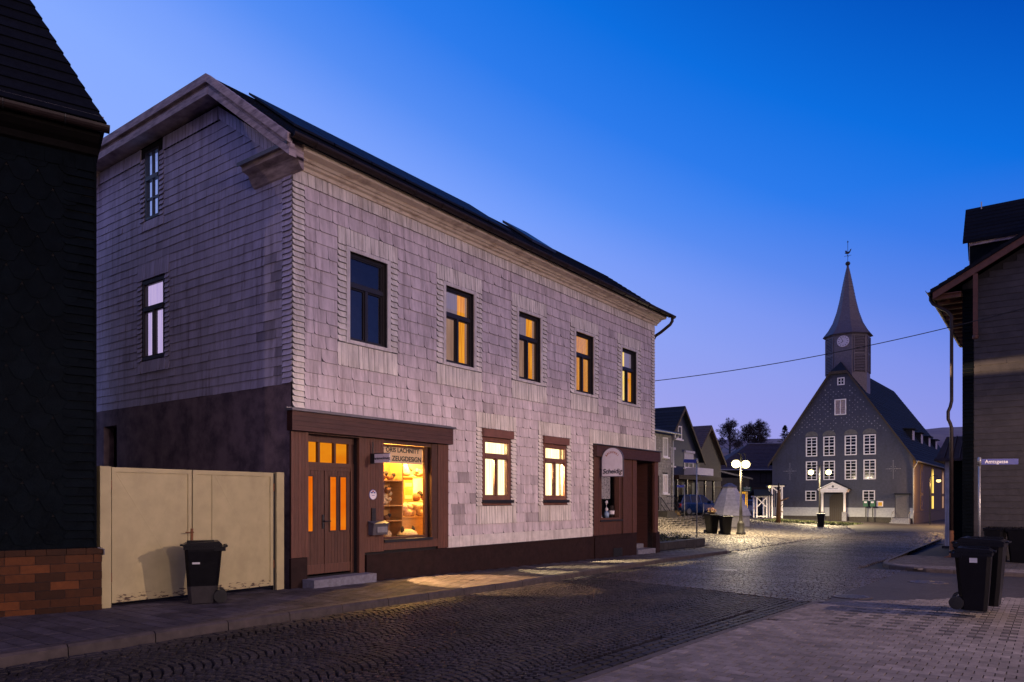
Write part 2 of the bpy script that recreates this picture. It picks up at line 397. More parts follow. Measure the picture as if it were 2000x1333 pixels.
def point(name, loc, watt, col, rad=.08):
    l = bpy.data.lights.new(name, 'POINT'); l.energy = watt; l.color = col; l.shadow_soft_size = rad
    o = bpy.data.objects.new(name, l); COL.objects.link(o); o.location = loc; return o
# ------------------------------------------------------------------ the long white-slated house
HZ = ANG
HM = Matrix.Translation((C0[0], C0[1], 0)) @ Matrix.Rotation(HZ, 4, 'Z')
def aimed(name, p, q, watt, col, cone, rad=.025):
    s = spot(name, p, watt, col, rad, cone, .15); s.rotation_euler = (Vector(q)-Vector(p)).to_track_quat('-Z', 'Y').to_euler(); return s
house = thing('corner_house', 'long two-storey house clad in pale pink slates with a lit shop window and brown doors', 'house', (C0[0], C0[1], 0), HZ)
fr = lambda a, b, o: (a, -o, b)
ga = lambda a, b, o: (-o, a, b)
HL = 15.6
UPW = [(1.39+2.93*i, 2.44+2.93*i, 4.84, 6.65) for i in range(5)]
LOW = [(5.70, 6.90, 1.46, 3.38), (8.43, 9.66, 1.46, 3.38)]
DOOR = (.34, 1.60, .10, 2.86); SHOP = (2.30, 3.80, .74, 2.85); BAKW = (11.60, 12.92, .95, 2.85); ENT = (14.07, 15.45, -.45, 2.92)
mb = MB(); holed(mb, fr, 0, HL, -.5, 8.1, UPW + LOW + [DOOR, SHOP, BAKW, ENT], 0, .2)
mb.face([(HL,0,-.5),(HL,10.1,-.5),(HL,10.1,8.1),(HL,7.6,9.75),(HL,2.43,9.75),(HL,0,8.1)])      # far gable
mb.face([(0,10.1,-.5),(HL,10.1,-.5),(HL,10.1,8.1),(0,10.1,8.1)])
mb.build('front_wall', M['backing'], house)

# gable wall
GUP = (4.79, 5.42, 8.05, 9.62); GLO = (4.55, 5.55, 4.82, 6.65); GSM = (6.75, 7.42, 2.2, 3.40); GL2 = (8.45, 9.2, 4.82, 6.0)
mb = MB()
holed(mb, ga, 0, 10.1, 3.72, 8.05, [GLO, GL2], 0, .2)
holed(mb, ga, 2.43, 7.6, 8.05, 9.74, [GUP], 0, .2)
mb.face([ga(0,8.05,0), ga(2.43,8.05,0), ga(2.43,9.76,0), ga(0,8.1,0)]); mb.face([ga(7.6,8.05,0), ga(10.1,8.05,0), ga(10.1,8.1,0), ga(7.6,9.74,0)])
mb.build('gable_wall', M['backing'], house)
mb = MB(); holed(mb, ga, .012, 10.1, -.5, 3.80, [GSM], .012, .25); mb.build('rendered_base', M['render'], house)
mb = MB(); mb.mquad(ga, 6.7, 7.5, 2.1, 3.5, -.26); mb.mbox(ga, 7.02, 7.06, 2.2, 3.4, -.22, -.16); mb.build('slit_window', M['dark_pane'], house)

# ---- front slates
TH = (7.595-.735)/round((7.595-.735)/.25)
def snap(z, up, b=.735, th=TH):
    q = (z-b)/th; return b + th*(math.ceil(q-.08) if up else math.floor(q+.08))
def wcut(h, side, top, bot): return (h[0]-side, h[1]+side, snap(h[2]-bot, False), snap(h[3]+top, True))
GTH = (9.44-3.79)/round((9.44-3.79)/.182)
CUTS = [wcut(w, .31, .36, .33) for w in UPW] + [wcut(w, .24, .28, .25) for w in LOW]
CUTS += [(-1, 4.40, -1, 3.25), (10.98, 16, -1, snap(3.62, True))]
def fspans(zm, z0, z1):
    cuts = [(c[0], c[1]) for c in CUTS if z1 > c[2]+.02 and z0 < c[3]-.02]
    return sub_spans([(.275, 15.325)], cuts)
def ftint(u, z):
    t = random.uniform(.89, 1.02)
    q = random.random()
    if q < .025: t *= .78
    elif q > .975: t *= 1.10
    if 2.75 < u < 3.7 and 3.3 < z < 3.52: t = random.choice([.42, .45, 1.2])
    elif 3.2 < u < 4.9 and 3.3 < z < 3.8: t = random.choice([1.15, 1.05, .8])
    elif 4.4 < u < 5.4 and 1.0 < z < 2.2 and random.random() < .3: t *= .58
    elif 9.4 < u < 15 and 3.6 < z < 4.3 and random.random() < .08: t *= .6
    return t
mb = MB(); slate_field(mb, fr, .735, 7.595, .25, .40, fspans, ftint, rnd=.05)
mb.build('front_slates', M['slate_white'], house)
mb = MB()
for w in UPW:
    a0, a1, b0, b1 = w
    col_border(mb, fr, a0-.31, a0-.09, b0-.06, b1+.08, .125, 1.07); col_border(mb, fr, a1+.09, a1+.31, b0-.06, b1+.08, .125, 1.05)
    row_border(mb, fr, a0-.31, a1+.31, b1+.085, snap(b1+.36, True)+.004, .115, 1.08); row_border(mb, fr, a0-.31, a1+.31, snap(b0-.33, False), b0-.075, .125, 1.06)
for w in LOW:
    a0, a1, b0, b1 = w
    col_border(mb, fr, a0-.24, a0-.01, b0-.02, b1+.02, .105, 1.06); col_border(mb, fr, a1+.01, a1+.24, b0-.02, b1+.02, .105, 1.04)
    row_border(mb, fr, a0-.24, a1+.24, b1+.02, snap(b1+.28, True)+.004, .12, 1.06); row_border(mb, fr, a0-.24, a1+.24, snap(b0-.25, False), b0-.02, .12, 1.05)
col_border(mb, fr, 0, .27, 3.34, 7.6, .108, 1.06); col_border(mb, fr, 15.33, 15.6, 3.64, 7.6, .108, 1.02)
col_border(mb, fr, 10.98, 11.19, .735, 3.4, .12, 1.02); row_border(mb, fr, 10.98, 15.6, 3.345, snap(3.62, True)+.004, .115, .95)
row_border(mb, fr, 0, 15.6, 7.60, 7.86, .14, 1.04)
mb.build('slate_borders', M['slate_border'], house)
mb = MB(); mb.mbox(fr, 4.37, 11.2, .46, .732, .0, .02); mb.build('skirting_board', M['white_board'], house)
def surround(w_obj, w):
    a0, a1, b0, b1 = w; mb = MB()
    mb.mbox(fr, a0-.09, a0, b0-.07, b1+.08, 0, .03); mb.mbox(fr, a1, a1+.09, b0-.07, b1+.08, 0, .03)
    mb.mbox(fr, a0, a1, b1, b1+.08, 0, .03); mb.mbox(fr, a0-.11, a1+.11, b0-.07, b0, 0, .045)
    mb.build('white_surround', M['white_board'], w_obj)

# ---- gable slates
rake = lambda s: 8.12+.68*s if s < 2.43 else (9.76-.004*(s-2.43) if s < 7.6 else 9.74-.66*(s-7.6))
gsn = lambda z, up: snap(z, up, 3.79, GTH)
gcut = lambda h, s, t, b: (h[0]-s, h[1]+s, gsn(h[2]-b, False), gsn(h[3]+t, True))
GC = [gcut(GLO, .2, .30, .27), gcut(GL2, .2, .3, .27), (GUP[0]-.2, GUP[1]+.2, gsn(GUP[2]-.25, False), 10)]
def gspans(zm, z0, z1):
    lo, hi = .285, 10.08
    if z1 > 8.0: lo = max(lo, (z0-8.12+.28)/.68)
    if z1 > 8.0: hi = min(hi, 7.6 + (9.74-.28-z0)/.66)
    if hi - lo < .1: return []
    return sub_spans([(lo, hi)], [(c[0], c[1]) for c in GC if z1 > c[2]+.02 and z0 < c[3]-.02])
def gtint(s, z):
    t = random.uniform(.86, 1.04)
    if random.random() < .03: t *= .8
    if s < 1.0 and z < 6.2 and random.random() < .25: t *= .6
    return t
mb = MB(); slate_field(mb, ga, 3.79, 9.44, .182, .34, gspans, gtint, rnd=.012, gap=.0016, o_bot=.015)
mb.build('gable_slates', M['slate_gable'], house)
mb = MB()
for w, s in ((GLO, .2), (GL2, .2)):
    a0, a1, b0, b1 = w
    col_border(mb, ga, a0-s, a0-.01, b0-.02, b1+.03, .11, 1.05); col_border(mb, ga, a1+.01, a1+s, b0-.02, b1+.03, .11, 1.05)
    row_border(mb, ga, a0-s, a1+s, b1+.03, gsn(b1+.30, True)+.004, .13, 1.05); row_border(mb, ga, a0-s, a1+s, gsn(b0-.27, False), b0-.02, .13, 1.05)
a0, a1, b0, b1 = GUP
col_border(mb, ga, a0-.2, a0-.01, b0-.02, 9.5, .11, 1.08); col_border(mb, ga, a1+.01, a1+.2, b0-.02, 9.5, .11, 1.08); row_border(mb, ga, a0-.2, a1+.2, gsn(b0-.25, False), b0-.02, .13, 1.05)
col_border(mb, ga, 0, .28, 3.80, 7.85, .108, 1.12)
def rk(s0, s1, n, sgn):
    for k in range(n):
        x0 = s0+(s1-s0)*k/n; x1 = s0+(s1-s0)*(k+1)/n
        sh = .05*sgn
        mb.face([ga(x0, rake(x0)-.01, .026), ga(x0+sh, rake(x0)-.30, .034), ga(x1-.008+sh, rake(x1-.008)-.30, .034), ga(x1-.008, rake(x1-.008)-.01, .026)], random.uniform(1.15, 1.3))
        mb.face([ga(x0+sh, rake(x0)-.30, .034), ga(x0, rake(x0)-.01, .026), ga(x0, rake(x0)-.01, 0), ga(x0+sh, rake(x0)-.30, 0)], .6)
rk(.5, 2.43, 15, -1); rk(2.43, 4.6, 16, 0); rk(5.6, 7.6, 10, 0); rk(7.6, 9.6, 12, 1)
mb.build('gable_slate_borders', M['slate_gable'], house)

# ---- cornice, frieze, gutter, roof
mb = MB()
prof = [(0,7.85),(.05,7.85),(.07,7.91),(.13,7.93),(.15,7.97),(.19,7.97),(.22,8.02),(.40,8.04),(.42,8.10),(.42,8.15),(0,8.15)]
mb.prism([(-.04,-o,z) for o, z in prof], (HL+.16,0,0)); mb.build('cornice', M['cornice'], house)
mb = MB()
prof2 = [(0,7.70),(.05,7.72),(.12,7.82),(.16,7.92),(.30,7.96),(.31,8.04),(.36,8.05),(.36,8.10),(0,8.15)]
mb.prism([ga(-.34, z, o) for o, z in prof2], (0,1.50,0)); mb.build('cornice_return', M['old_wood'], house)
mb = MB(); mb.prism([ga(-.36, 8.104, .39), ga(-.36, 8.03, .39), ga(-.36,8.03,.375), ga(-.36, 8.104, .375), ga(-.36, 8.17, .0), ga(-.36, 8.19, .0)], (0,1.56,0)); mb.build('return_flashing', M['zinc'], house)
mb = MB(); g = []
for k in range(9):
    q = math.pi*k/8; g.append((-.09*math.cos(q), -.09*math.sin(q)))
gz, go = 8.19, .53
mb.prism([(-.40, -(go+x), gz+z) for x, z in g] + [(-.40, -(go+x*.9), gz+z*.9) for x, z in g[::-1]], (16.5,0,0))
gut = mb.build('gutter', M['gutter'], house)
for k in range(19): mb = MB(); mb.tube([(.1+.87*k, -(go+x*1.06), gz+z*1.06-.002) for x, z in g], .012, 5); mb.build('bracket', M['gutter'], gut)
mb = MB(); mb.tube([(15.95,-.53,8.12),(15.95,-.53,8.0),(15.93,-.46,7.88),(15.80,-.16,7.62),(15.73,.02,7.5),(15.70,.10,7.35),(15.70,.12,6.9),(15.70,.12,-.35)], .055, 10); mb.build('downpipe', M['gutter'], house, True)
RP = [(-.50,8.17),(2.18,10.13),(7.6,10.08),(10.6,8.07)]
mb = MB()
mb.prism([(-.37,y,z) for y, z in RP] + [(-.37,y,z-.09) for y, z in RP[::-1]], (HL+.55,0,0), .8)
for (y0,z0),(y1,z1) in (RP[:2], RP[2:4]):
    n = 14
    for k in range(n):
        a, b = k/n, (k+1)/n
        up = (y1-y0 > 0 and z1 > z0)
        lo = a if up else b; hi = b if up else a
        P = lambda q, e: (y0+(y1-y0)*q, z0+(z1-z0)*q+e)
        x = -.37
        while x < HL+.17:
            w = .3
            t = random.uniform(.75, 1.2)
            (ya, za), (yb, zb) = P(lo, .024), P(hi, .006)
            mb.face([(x,ya,za),(min(x+w-.006, HL+.18),ya,za),(min(x+w-.006, HL+.18),yb,zb),(x,yb,zb)], t); mb.face([(x,ya,za),(x+w-.006,ya,za),(x+w-.006,ya,za-.024),(x,ya,za-.024)], .6)
            x += w
mb.build('roof', M['roof'], house)
def rb(mb, x0, x1, s0, s1, h0, h1):
    zz = lambda s: 8.17+.7313*(s+.5)
    mb.box8([(x0,s0,zz(s0)+h0),(x1,s0,zz(s0)+h0),(x1,s1,zz(s1)+h0),(x0,s1,zz(s1)+h0),(x0,s0,zz(s0)+h1),(x1,s0,zz(s0)+h1),(x1,s1,zz(s1)+h1),(x0,s1,zz(s1)+h1)])
x = .42
for k in range(7):
    mb = MB(); rb(mb, x, x+1.0, .5, 2.0, .05, .10); mb.build('solar_panel', M['solar'], house); x += 1.035
mb = MB(); rb(mb, 9.2, 10.5, .9, 2.0, .05, .13); mb.build('roof_hatch', M['metal_dark'], house)
mb = MB()
PT = [(-.44,8.21),(2.18,10.16),(7.6,10.11),(10.6,8.08)]
for i in range(3):
    (s0,z0),(s1,z1) = PT[i], PT[i+1]
    for o0, o1, d0, d1 in ((.33,.44,.0,.17),(.28,.37,.17,.25),(.24,.40,.25,.40)):
        e = .004*i
        mb.box8([ga(s0,z0-d1,o0),ga(s1,z1-d1,o0),ga(s1,z1-d1,o1+e),ga(s0,z0-d1,o1+e),ga(s0,z0-d0-.002,o0),ga(s1,z1-d0-.002,o0),ga(s1,z1-d0-.002,o1+e),ga(s0,z0-d0-.002,o1+e)])
    mb.face([ga(s0,z0-.36,0),ga(s1,z1-.36,0),ga(s1,z1-.36,.25),ga(s0,z0-.36,.25)])
mb.build('barge_board', M['old_wood'], house)

# ---- windows
def win(parent, mp, r, fm, name='window', fw=.062, trans=.36, rec=.10, mull=True, label=None, upper_mull=False, cross=False):
    a0, a1, b0, b1 = r
    mb = MB(); o0, o1 = -rec-.06, -rec+.03
    mb.mbox(mp, a0, a0+fw, b0, b1, o0, o1); mb.mbox(mp, a1-fw, a1, b0, b1, o0, o1)
    mb.mbox(mp, a0+fw, a1-fw, b0, b0+fw, o0, o1); mb.mbox(mp, a0+fw, a1-fw, b1-fw, b1, o0, o1)
    zt = b1 - (b1-b0)*trans
    mb.mbox(mp, a0+fw, a1-fw, zt-.045, zt+.045, o0, o1+.012)
    am = (a0+a1)/2
    if mull: mb.mbox(mp, am-.036, am+.036, b0+fw, zt-.045, o0, o1+.005)
    if upper_mull:
        mb.mbox(mp, am-.02, am+.02, zt+.055, b1-fw, o0+.02, o1-.01)
        mb.mbox(mp, am-.02, am+.02, b0+fw, zt-.055, o0+.02, o1-.01); mb.mbox(mp, a0+fw, a1-fw, (b0+zt)/2-.02, (b0+zt)/2+.02, o0+.021, o1-.011)
    # casement rails
    for x0, x1, y0, y1 in ([(a0+fw, am-.036, b0+fw, zt-.045), (am+.036, a1-fw, b0+fw, zt-.045)] if mull else [])+([(a0+fw, a1-fw, zt+.045, b1-fw)] if not upper_mull else []):
        for q in ((x0, x0+.028, y0, y1), (x1-.028, x1, y0, y1), (x0+.028, x1-.028, y0, y0+.028), (x0+.028, x1-.028, y1-.028, y1)):
            mb.mbox(mp, *q, o0+.015, o1-.025)
    w = mb.build(name, fm, parent)
    if label: w['label'] = label
    mb = MB(); mb.mquad(mp, a0+fw*.6, a1-fw*.6, b0+fw*.6, b1-fw*.6, -rec-.02); mb.build('pane', M['glass_dark'] if fm is M['black_frame'] else M['glass'], w)
    return w
def plane(parent, name, mp, a0, a1, b0, b1, o, m):
    mb = MB(); mb.mquad(mp, a0, a1, b0, b1, o); return mb.build(name, m, parent)
def folds(parent, name, mp, a0, a1, b0, b1, o, m, n=10, d=.02):
    mb = MB()
    for k in range(n):
        x0 = a0+(a1-a0)*k/n; x1 = a0+(a1-a0)*(k+1)/n
        mb.face([mp(x0,b0,o+d*(k % 2)), mp(x1,b0,o+d*((k+1) % 2)), mp(x1,b1,o+d*((k+1) % 2)), mp(x0,b1,o+d*(k % 2))])
    return mb.build(name, m, parent)
def roombox(parent, mp, r, dep, m, side=.25, right=None):
    a0, a1, b0, b1 = r; a0 -= side; a1 += right if right is not None else side; b0 -= .15; b1 += .12
    mb = MB(); f, k = -.205, -dep
    mb.face([mp(a0,b0,k),mp(a1,b0,k),mp(a1,b1,k),mp(a0,b1,k)])
    mb.face([mp(a0,b0,f),mp(a0,b0,k),mp(a0,b1,k),mp(a0,b1,f)]); mb.face([mp(a1,b0,f),mp(a1,b0,k),mp(a1,b1,k),mp(a1,b1,f)])
    mb.face([mp(a0,b0,f),mp(a1,b0,f),mp(a1,b0,k),mp(a0,b0,k)]); mb.face([mp(a0,b1,f),mp(a1,b1,f),mp(a1,b1,k),mp(a0,b1,k)])
    return mb.build('room', m, parent)
for i, r in enumerate(UPW):
    a0, a1, b0, b1 = r; zt = b1-(b1-b0)*.36; W_ = a1-a0; sh = ((a0+a1)/2+8.67)/11.5; s1 = sh*.10
    w = win(house, fr, r, M['black_frame'], label=['dark unlit upper window', 'upper window with an orange curtain', 'upper window with an orange curtain', 'upper window with orange blinds', 'upper window lit yellow'][i])
    surround(w, r); roombox(w, fr, r, 1.1, M['room_dark'], .25, min(1.0*sh+.3, 15.5-a1))
    if i in (1, 2):
        f0, f1 = (.55, .82) if i == 1 else (.52, .80)
        folds(w, 'curtain', fr, a0+f0*W_+s1, a0+f1*W_+s1, b0-.05, b1, -.23, M['curt_orange'], 6, .02)
        plane(w, 'net_glow_sheet', fr, a0+.02, a0+f0*W_+s1-.03, zt-.05, b1+.05, -.22, M['net_glow'])  # glowing sheet in place of the sky reflection in the panes
        plane(w, 'lit_wall', fr, a0-.2, a1+.4*sh+.25, b0-.1, b1+.1, -.55, M['curt_dim'])
    if i == 3:
        mb = MB(); n = 46
        for k in range(n):
            z = b0+.04+(b1-b0-.06)*k/n
            mb.face([fr(a0+.03,z,-.18), fr(a1+.14,z,-.18), fr(a1+.14,z+.030,-.195), fr(a0+.03,z+.030,-.195)])
        mb.build('blind', M['curt_orange'], w); plane(w, 'lit_wall', fr, a0-.2, a1+.4*sh+.25, b0-.1, b1+.1, -.5, M['curt_dim'])
    if i == 4:
        plane(w, 'lit_wall', fr, a0-.1, a1+.4*sh+.3, b0-.1, b1+.1, -.5, M['curt_yellow'])
        folds(w, 'curtain', fr, a0+.5*W_+s1, a1+s1+.1, b0, b1, -.23, M['curt_orange'], 8, .02); plane(w, 'net_glow_sheet', fr, a0+.34*W_+s1, a1+.25, zt, b1+.05, -.20, M['net_glow'])
w = win(house, ga, GLO, M['black_frame'], label='gable window with net curtains given a lilac sky glow', fw=.075, rec=.02)
roombox(w, ga, GLO, .8, M['room_dark']); folds(w, 'curtain', ga, GLO[0]-.1, GLO[1]+.1, GLO[2], GLO[3]+.05, -.14, M['lilac_sky_glow'], 22, .018)  # the curtain's lilac glow imitates the sky mirrored in the window
w = win(house, ga, GL2, M['black_frame'], fw=.075); roombox(w, ga, GL2, .8, M['room_dark'])
w = win(house, ga, GUP, M['black_frame'], label='narrow attic window high in the gable', fw=.06, rec=.02, mull=False, upper_mull=True, trans=.40)
roombox(w, ga, GUP, .5, M['room_dark'], .1); plane(w, 'curtain', ga, GUP[0], GUP[1], GUP[2], GUP[3], -.11, M['blue_sky_glow'])  # glowing blue sheet behind the glass, imitating its sky reflection
for i, r in enumerate(LOW):
    a0, a1, b0, b1 = r
    w = win(house, fr, (a0+.02, a1-.02, b0+.13, b1-.20), M['brown_frame'], fw=.10, trans=.30, rec=.02, label='lit lower window under a brown shutter box')
    mb = MB(); mb.mbox(fr, a0-.03, a1+.03, b1-.20, b1+.0, -.1, .10); mb.build('shutter_box', M['brown_frame'], w)
    mb = MB(); mb.mbox(fr, a0-.03, a1+.03, b0+.05, b0+.13, -.1, .10); mb.build('sill', M['sill_black'], w)
    mb = MB(); mb.mbox(fr, a0, a1, b0-.01, b0+.05, -.1, .03); mb.mbox(fr, a0, a0+.02, b0+.05, b1-.2, -.1, .005); mb.mbox(fr, a1-.02, a1, b0+.05, b1-.2, -.1, .005); mb.build('casing', M['brown_frame'], w)
    roombox(w, fr, (a0, a1, b0+.2, b1), 1.7, M['room'], .3, 1.5)
    folds(w, 'curtain', fr, a0+.12, a0+.78, b0+.1, b1, -.42, M['curt_white'], 12, .03)
    folds(w, 'side_curtain', fr, a0+.86, a1+.4, b0+.1, b1, -.5, M['curt_white'], 10, .03)
    plane(w, 'lit_wall', fr, a0-.2, a1+1.4, b0+.1, b1+.1, -1.68, M['curt_white'])
    p = Matrix.Translation((C0[0], C0[1], 0)) @ Matrix.Rotation(HZ, 4, 'Z') @ Vector(((a0+a1)/2-.15, .36, b1-.42))
    point('lower_room_lamp', p, 110, (1, .80, .36), .03)
    aimed('room_spotlight', p, HM @ Vector(((a0+a1)/2+(2.2 if i else .9), -(.75 if i else 2.2), -.2)), (5200 if i else 2600), (1, .80, .36), 58 if i else 48)

# ---- shop front (near end)
mb = MB(); boards_h(mb, fr, -.12, 4.42, 2.89, 3.255, .0, .16, .092); mb.mbox(fr, -.12, -.10, 2.89, 3.25, -.0, .162)
sf = mb.build('shop_fascia', M['wood_dark'], house)
mb = MB(); mb.mbox(fr, -.16, 4.47, 3.258, 3.30, .0, .21); mb.mbox(fr, -.16, 4.47, 3.30, 3.332, .0, .05); mb.build('zinc_cover', M['zinc'], sf)
mb = MB(); boards_v(mb, fr, -.06, .335, .50, 2.885, .0, .05, .08); mb.build('wood_panel', M['wood'], house); mb = MB(); boards_v(mb, fr, 1.76, 2.298, .50, 2.885, .0, .05, .075)
mb.build('wood_panel', M['wood'], house); mb = MB(); boards_v(mb, fr, 4.0, 4.365, .47, 2.885, .0, .06, .09)
mb.build('wood_panel', M['wood'], house)
mb = MB(); mb.mbox(fr, 2.30, 4.0, .52, .70, .0, .055, .9); mb.mbox(fr, 3.80, 3.998, .702, 2.885, .0, .045, .55); mb.mbox(fr, 3.80, 3.86, .74, 2.86, -.2, -.0, .7)
mb.mbox(fr, 2.3, 4.0, 2.80, 2.885, .0, .03, .6)
mb.build('shop_casing', M['wood'], house)
mb = MB(); mb.mbox(fr, -.07, .30, -.3, .49, .0, .06); mb.build('plinth', M['plinth'], house); mb = MB(); mb.mbox(fr, 1.80, 11.17, -.5, .452, .0, .07); mb.mbox(fr, 1.78, 11.18, .405, .457, .07, .085)
mb.build('plinth', M['plinth'], house); mb = MB(); mb.mbox(fr, 11.19, 14.0, -.55, .44, .0, .10); mb.mbox(fr, 11.17, 14.02, .44, .475, .0, .12); mb.build('plinth', M['plinth'], house); mb = MB(); mb.mbox(fr, 15.46, 15.78, -.6, .42, -.2, .13)
mb.build('plinth', M['plinth'], house)
mb = MB(); mb.mbox(fr, 12.35, 12.95, -.25, .02, .10, .112)
for k in range(8): mb.mbox(fr, 12.37, 12.93, -.235+.032*k, -.22+.032*k, .112, .122)
mb.build('vent_grille', M['metal_dark'], house)
# door
mb = MB(); o0, o1 = -.20, -.13
for a0, a1 in ((.36, .86), (.87, 1.52)): boards_v(mb, fr, a0, a1, .32, 2.17, o0, o1, .082, .75)
mb.mbox(fr, .36, 1.52, .14, .32, o0, o1+.012, .9); mb.mbox(fr, .36, 1.52, 2.17, 2.245, o0, o1+.015, .8)
mb.mbox(fr, .855, .875, .14, 2.17, o0, o1+.02, .8)
door = mb.build('front_door', M['wood'], house)
mb = MB()
for a0, a1 in ((.40, .57), (1.0, 1.15), (1.26, 1.41)): mb.mbox(fr, a0, a1, .98, 2.05, o1-.01, o1+.004)
mb.build('door_pane', M['door_glass'], door)
mb = MB()
for a0, a1 in ((.40, .57), (1.0, 1.15), (1.26, 1.41)):
    for q in ((a0-.025, a0, .96, 2.075), (a1, a1+.025, .96, 2.075), (a0, a1, .955, .98), (a0, a1, 2.05, 2.075)): mb.mbox(fr, *q, o1-.01, o1+.018, .5)
mb.build('pane_bead', M['wood'], door)
mb = MB(); mb.mbox(fr, .80, .845, 1.02, 1.30, o1+.0, o1+.02); mb.tube([fr(.82, 1.17, o1), fr(.82, 1.17, o1+.06), fr(.97, 1.17, o1+.065)], .012, 6); mb.build('handle', M['black_frame'], door)
mb = MB(); mb.mbox(fr, .34, 1.60, 2.245, 2.33, -.22, -.10, .8)
for a0, a1 in ((.34, .375), (.695, .745), (1.095, 1.145), (1.475, 1.60)): mb.mbox(fr, a0, a1, 2.33, 2.73, -.22, -.12, .7)
mb.mbox(fr, .34, 1.60, 2.73, 2.86, -.22, -.10, .75); mb.mbox(fr, 1.52, 1.60, .10, 2.245, -.2, -.10, .8); mb.mbox(fr, .34, .36, .10, 2.245, -.2, -.12, .8)
mb.mbox(fr, 1.60, 1.76, -.1, 2.885, -.05, .05, .85); mb.mbox(fr, 1.602, 1.66, .1, 2.85, .05, .065, .9); mb.mbox(fr, .335, 1.60, 2.86, 2.888, -.05, .045, .6)
fanl = mb.build('door_frame', M['wood'], house)
mb = MB(); mb.mquad(fr, .36, 1.5, 2.32, 2.74, -.19); mb.build('transom_pane', M['door_glass_hi'], fanl)
mb = MB(); mb.mbox(fr, .19, .84, -.2, .085, .0, .40); mb.mbox(fr, .845, 1.80, -.2, .09, .0, .36); mb.build('door_step', M['stone_step'], house)
# shop window + interior
SR = (2.30, 3.80, .74, 2.80)
mb = MB(); a0, a1, b0, b1 = SR
for q in ((a0, a0+.05, b0, b1), (a1-.08, a1, b0, b1), (a0+.05, a1-.08, b0, b0+.05), (a0+.05, a1-.08, b1-.04, b1)): mb.mbox(fr, *q, -.16, -.08, .7)
sw = mb.build('shop_window', M['wood'], house)
mb = MB(); mb.mquad(fr, a0+.03, a1-.05, b0+.03, b1-.02, -.12); mb.build('pane', M['glass'], sw)
mb = MB(); mb.mbox(fr, 2.30, 3.80, .68, .74, -.2, .085); mb.build('sill', M['sill_black'], sw)
mb = MB(); f, k, x0, x1, z0, z1 = -.205, -1.5, 2.0, 5.4, .70, 2.95
mb.face([fr(x0,z0,k),fr(x1,z0,k),fr(x1,z1,k),fr(x0,z1,k)]); mb.face([fr(x0,z0,f),fr(x0,z0,k),fr(x0,z1,k),fr(x0,z1,f)]); mb.face([fr(x1,z0,f),fr(x1,z0,k),fr(x1,z1,k),fr(x1,z1,f)])
mb.face([fr(x0,z0,f),fr(x1,z0,f),fr(x1,z0,k),fr(x0,z0,k)]); mb.face([fr(x0,z1,f),fr(x1,z1,f),fr(x1,z1,k),fr(x0,z1,k)])
mb.face([fr(3.8,z0,f),fr(x1,z0,f),fr(x1,z1,f),fr(3.8,z1,f)])
mb.build('room', M['room'], sw)
for a, d_, z, e in ((2.75, .45, 2.80, 120), (4.1, .7, 2.8, 230), (4.75, 1.05, 1.9, 60)):
    point('shop_lamp', HM @ Vector((a, d_, z)), e*2.0, (1, .55, .13), .04)
aimed('shop_spotlight', HM @ Vector((3.05, .40, 2.30)), HM @ Vector((3.35, -1.5, -.1)), 3000, (1, .55, .2), 50)
# sign board behind the glass
mb = MB(); mb.mbox(fr, 2.36, 3.71, 2.40, 2.78, -.168, -.155)
sb = mb.build('shop_sign', M['sign_cream'], house); tag(sb, 'cream sign board with black capitals inside the shop window')
TX = Matrix.Rotation(R(90), 4, 'X')
text('lettering', 'ÖRIS LACHNITT', .140, M['black_letter'], sb, Matrix.Translation((3.07, .150, 2.685)) @ TX, bold=.003, space=1.03)
text('lettering', 'ZEUGDESiGN', .150, M['black_letter'], sb, Matrix.Translation((3.20, .150, 2.50)) @ TX, bold=.003, space=1.03)

def hth(name, label, cat, a, z, o, group=None):      # a thing that stands in the house's frame
    return thing(name, label, cat, HM @ Vector((a, -o, z)), HZ, group)
# shelf, cabinet and toys in the shop window
t = hth('display_shelf', 'pine display shelf at the left of the lit shop window', 'shelf', 2.95, .71, -.62)
mb = MB(); mb.box(-.42,-.39,-.2,.2,0,2.05); mb.box(.37,.40,-.2,.2,0,2.05); mb.build('side_panel', M['pine'], t)
for z in (.0, .40, .74, 1.30): mb = MB(); mb.box(-.39,.37,-.2,.2,z,z+.025); mb.build('shelf', M['pine'], t)
mb = MB(); mb.box(-.39,.37,.19,.2,0,2.05); mb.build('back_panel', M['pine'], t)
t = hth('display_chest', 'low pine chest under the heap of soft toys in the shop window', 'chest', 3.95, .71, -.75)
mb = MB(); mb.box(-.6,.75,-.25,.3,0,.46); mb.build('body', M['pine'], t)
mb = MB(); mb.box(-.63,.78,-.28,.32,.46,.49); mb.build('top', M['pine'], t)
mb = MB(); mb.box(-.58,.73,-.262,-.25,.04,.21); mb.box(-.58,.73,-.262,-.25,.24,.43); mb.build('drawer', M['pine'], t)
t = hth('wall_rack', 'tall pine rack behind the yellow cartons in the shop window', 'rack', 4.30, .71, -1.2)
mb = MB(); mb.box(-.55,.85,-.22,.2,.82,.85); mb.box(-.55,.85,-.22,.2,1.42,1.45) ; mb.build('shelf', M['pine'], t)
mb = MB(); mb.box(-.58,-.55,-.2,.2,0,2.0); mb.box(.85,.88,-.2,.2,0,2.0); mb.build('post', M['pine'], t)
for i, (z, lab) in enumerate(((1.56, 'yellow carton standing on the rack board in the shop window'), (1.86, 'yellow carton stacked on top of the other carton in the shop window'))):
    t = hth('carton', lab, 'carton', 4.12, z+.0005, -1.13, 'cartons in the shop window')
    mb = MB(); mb.box(-.16,.16,-.12,.12,0,.295); mb.build('box', M['carton'], t); mb = MB(); mb.box(-.12,.12,-.125,-.12,.05,.14); mb.build('paper_label', M['sign_cream'], t)
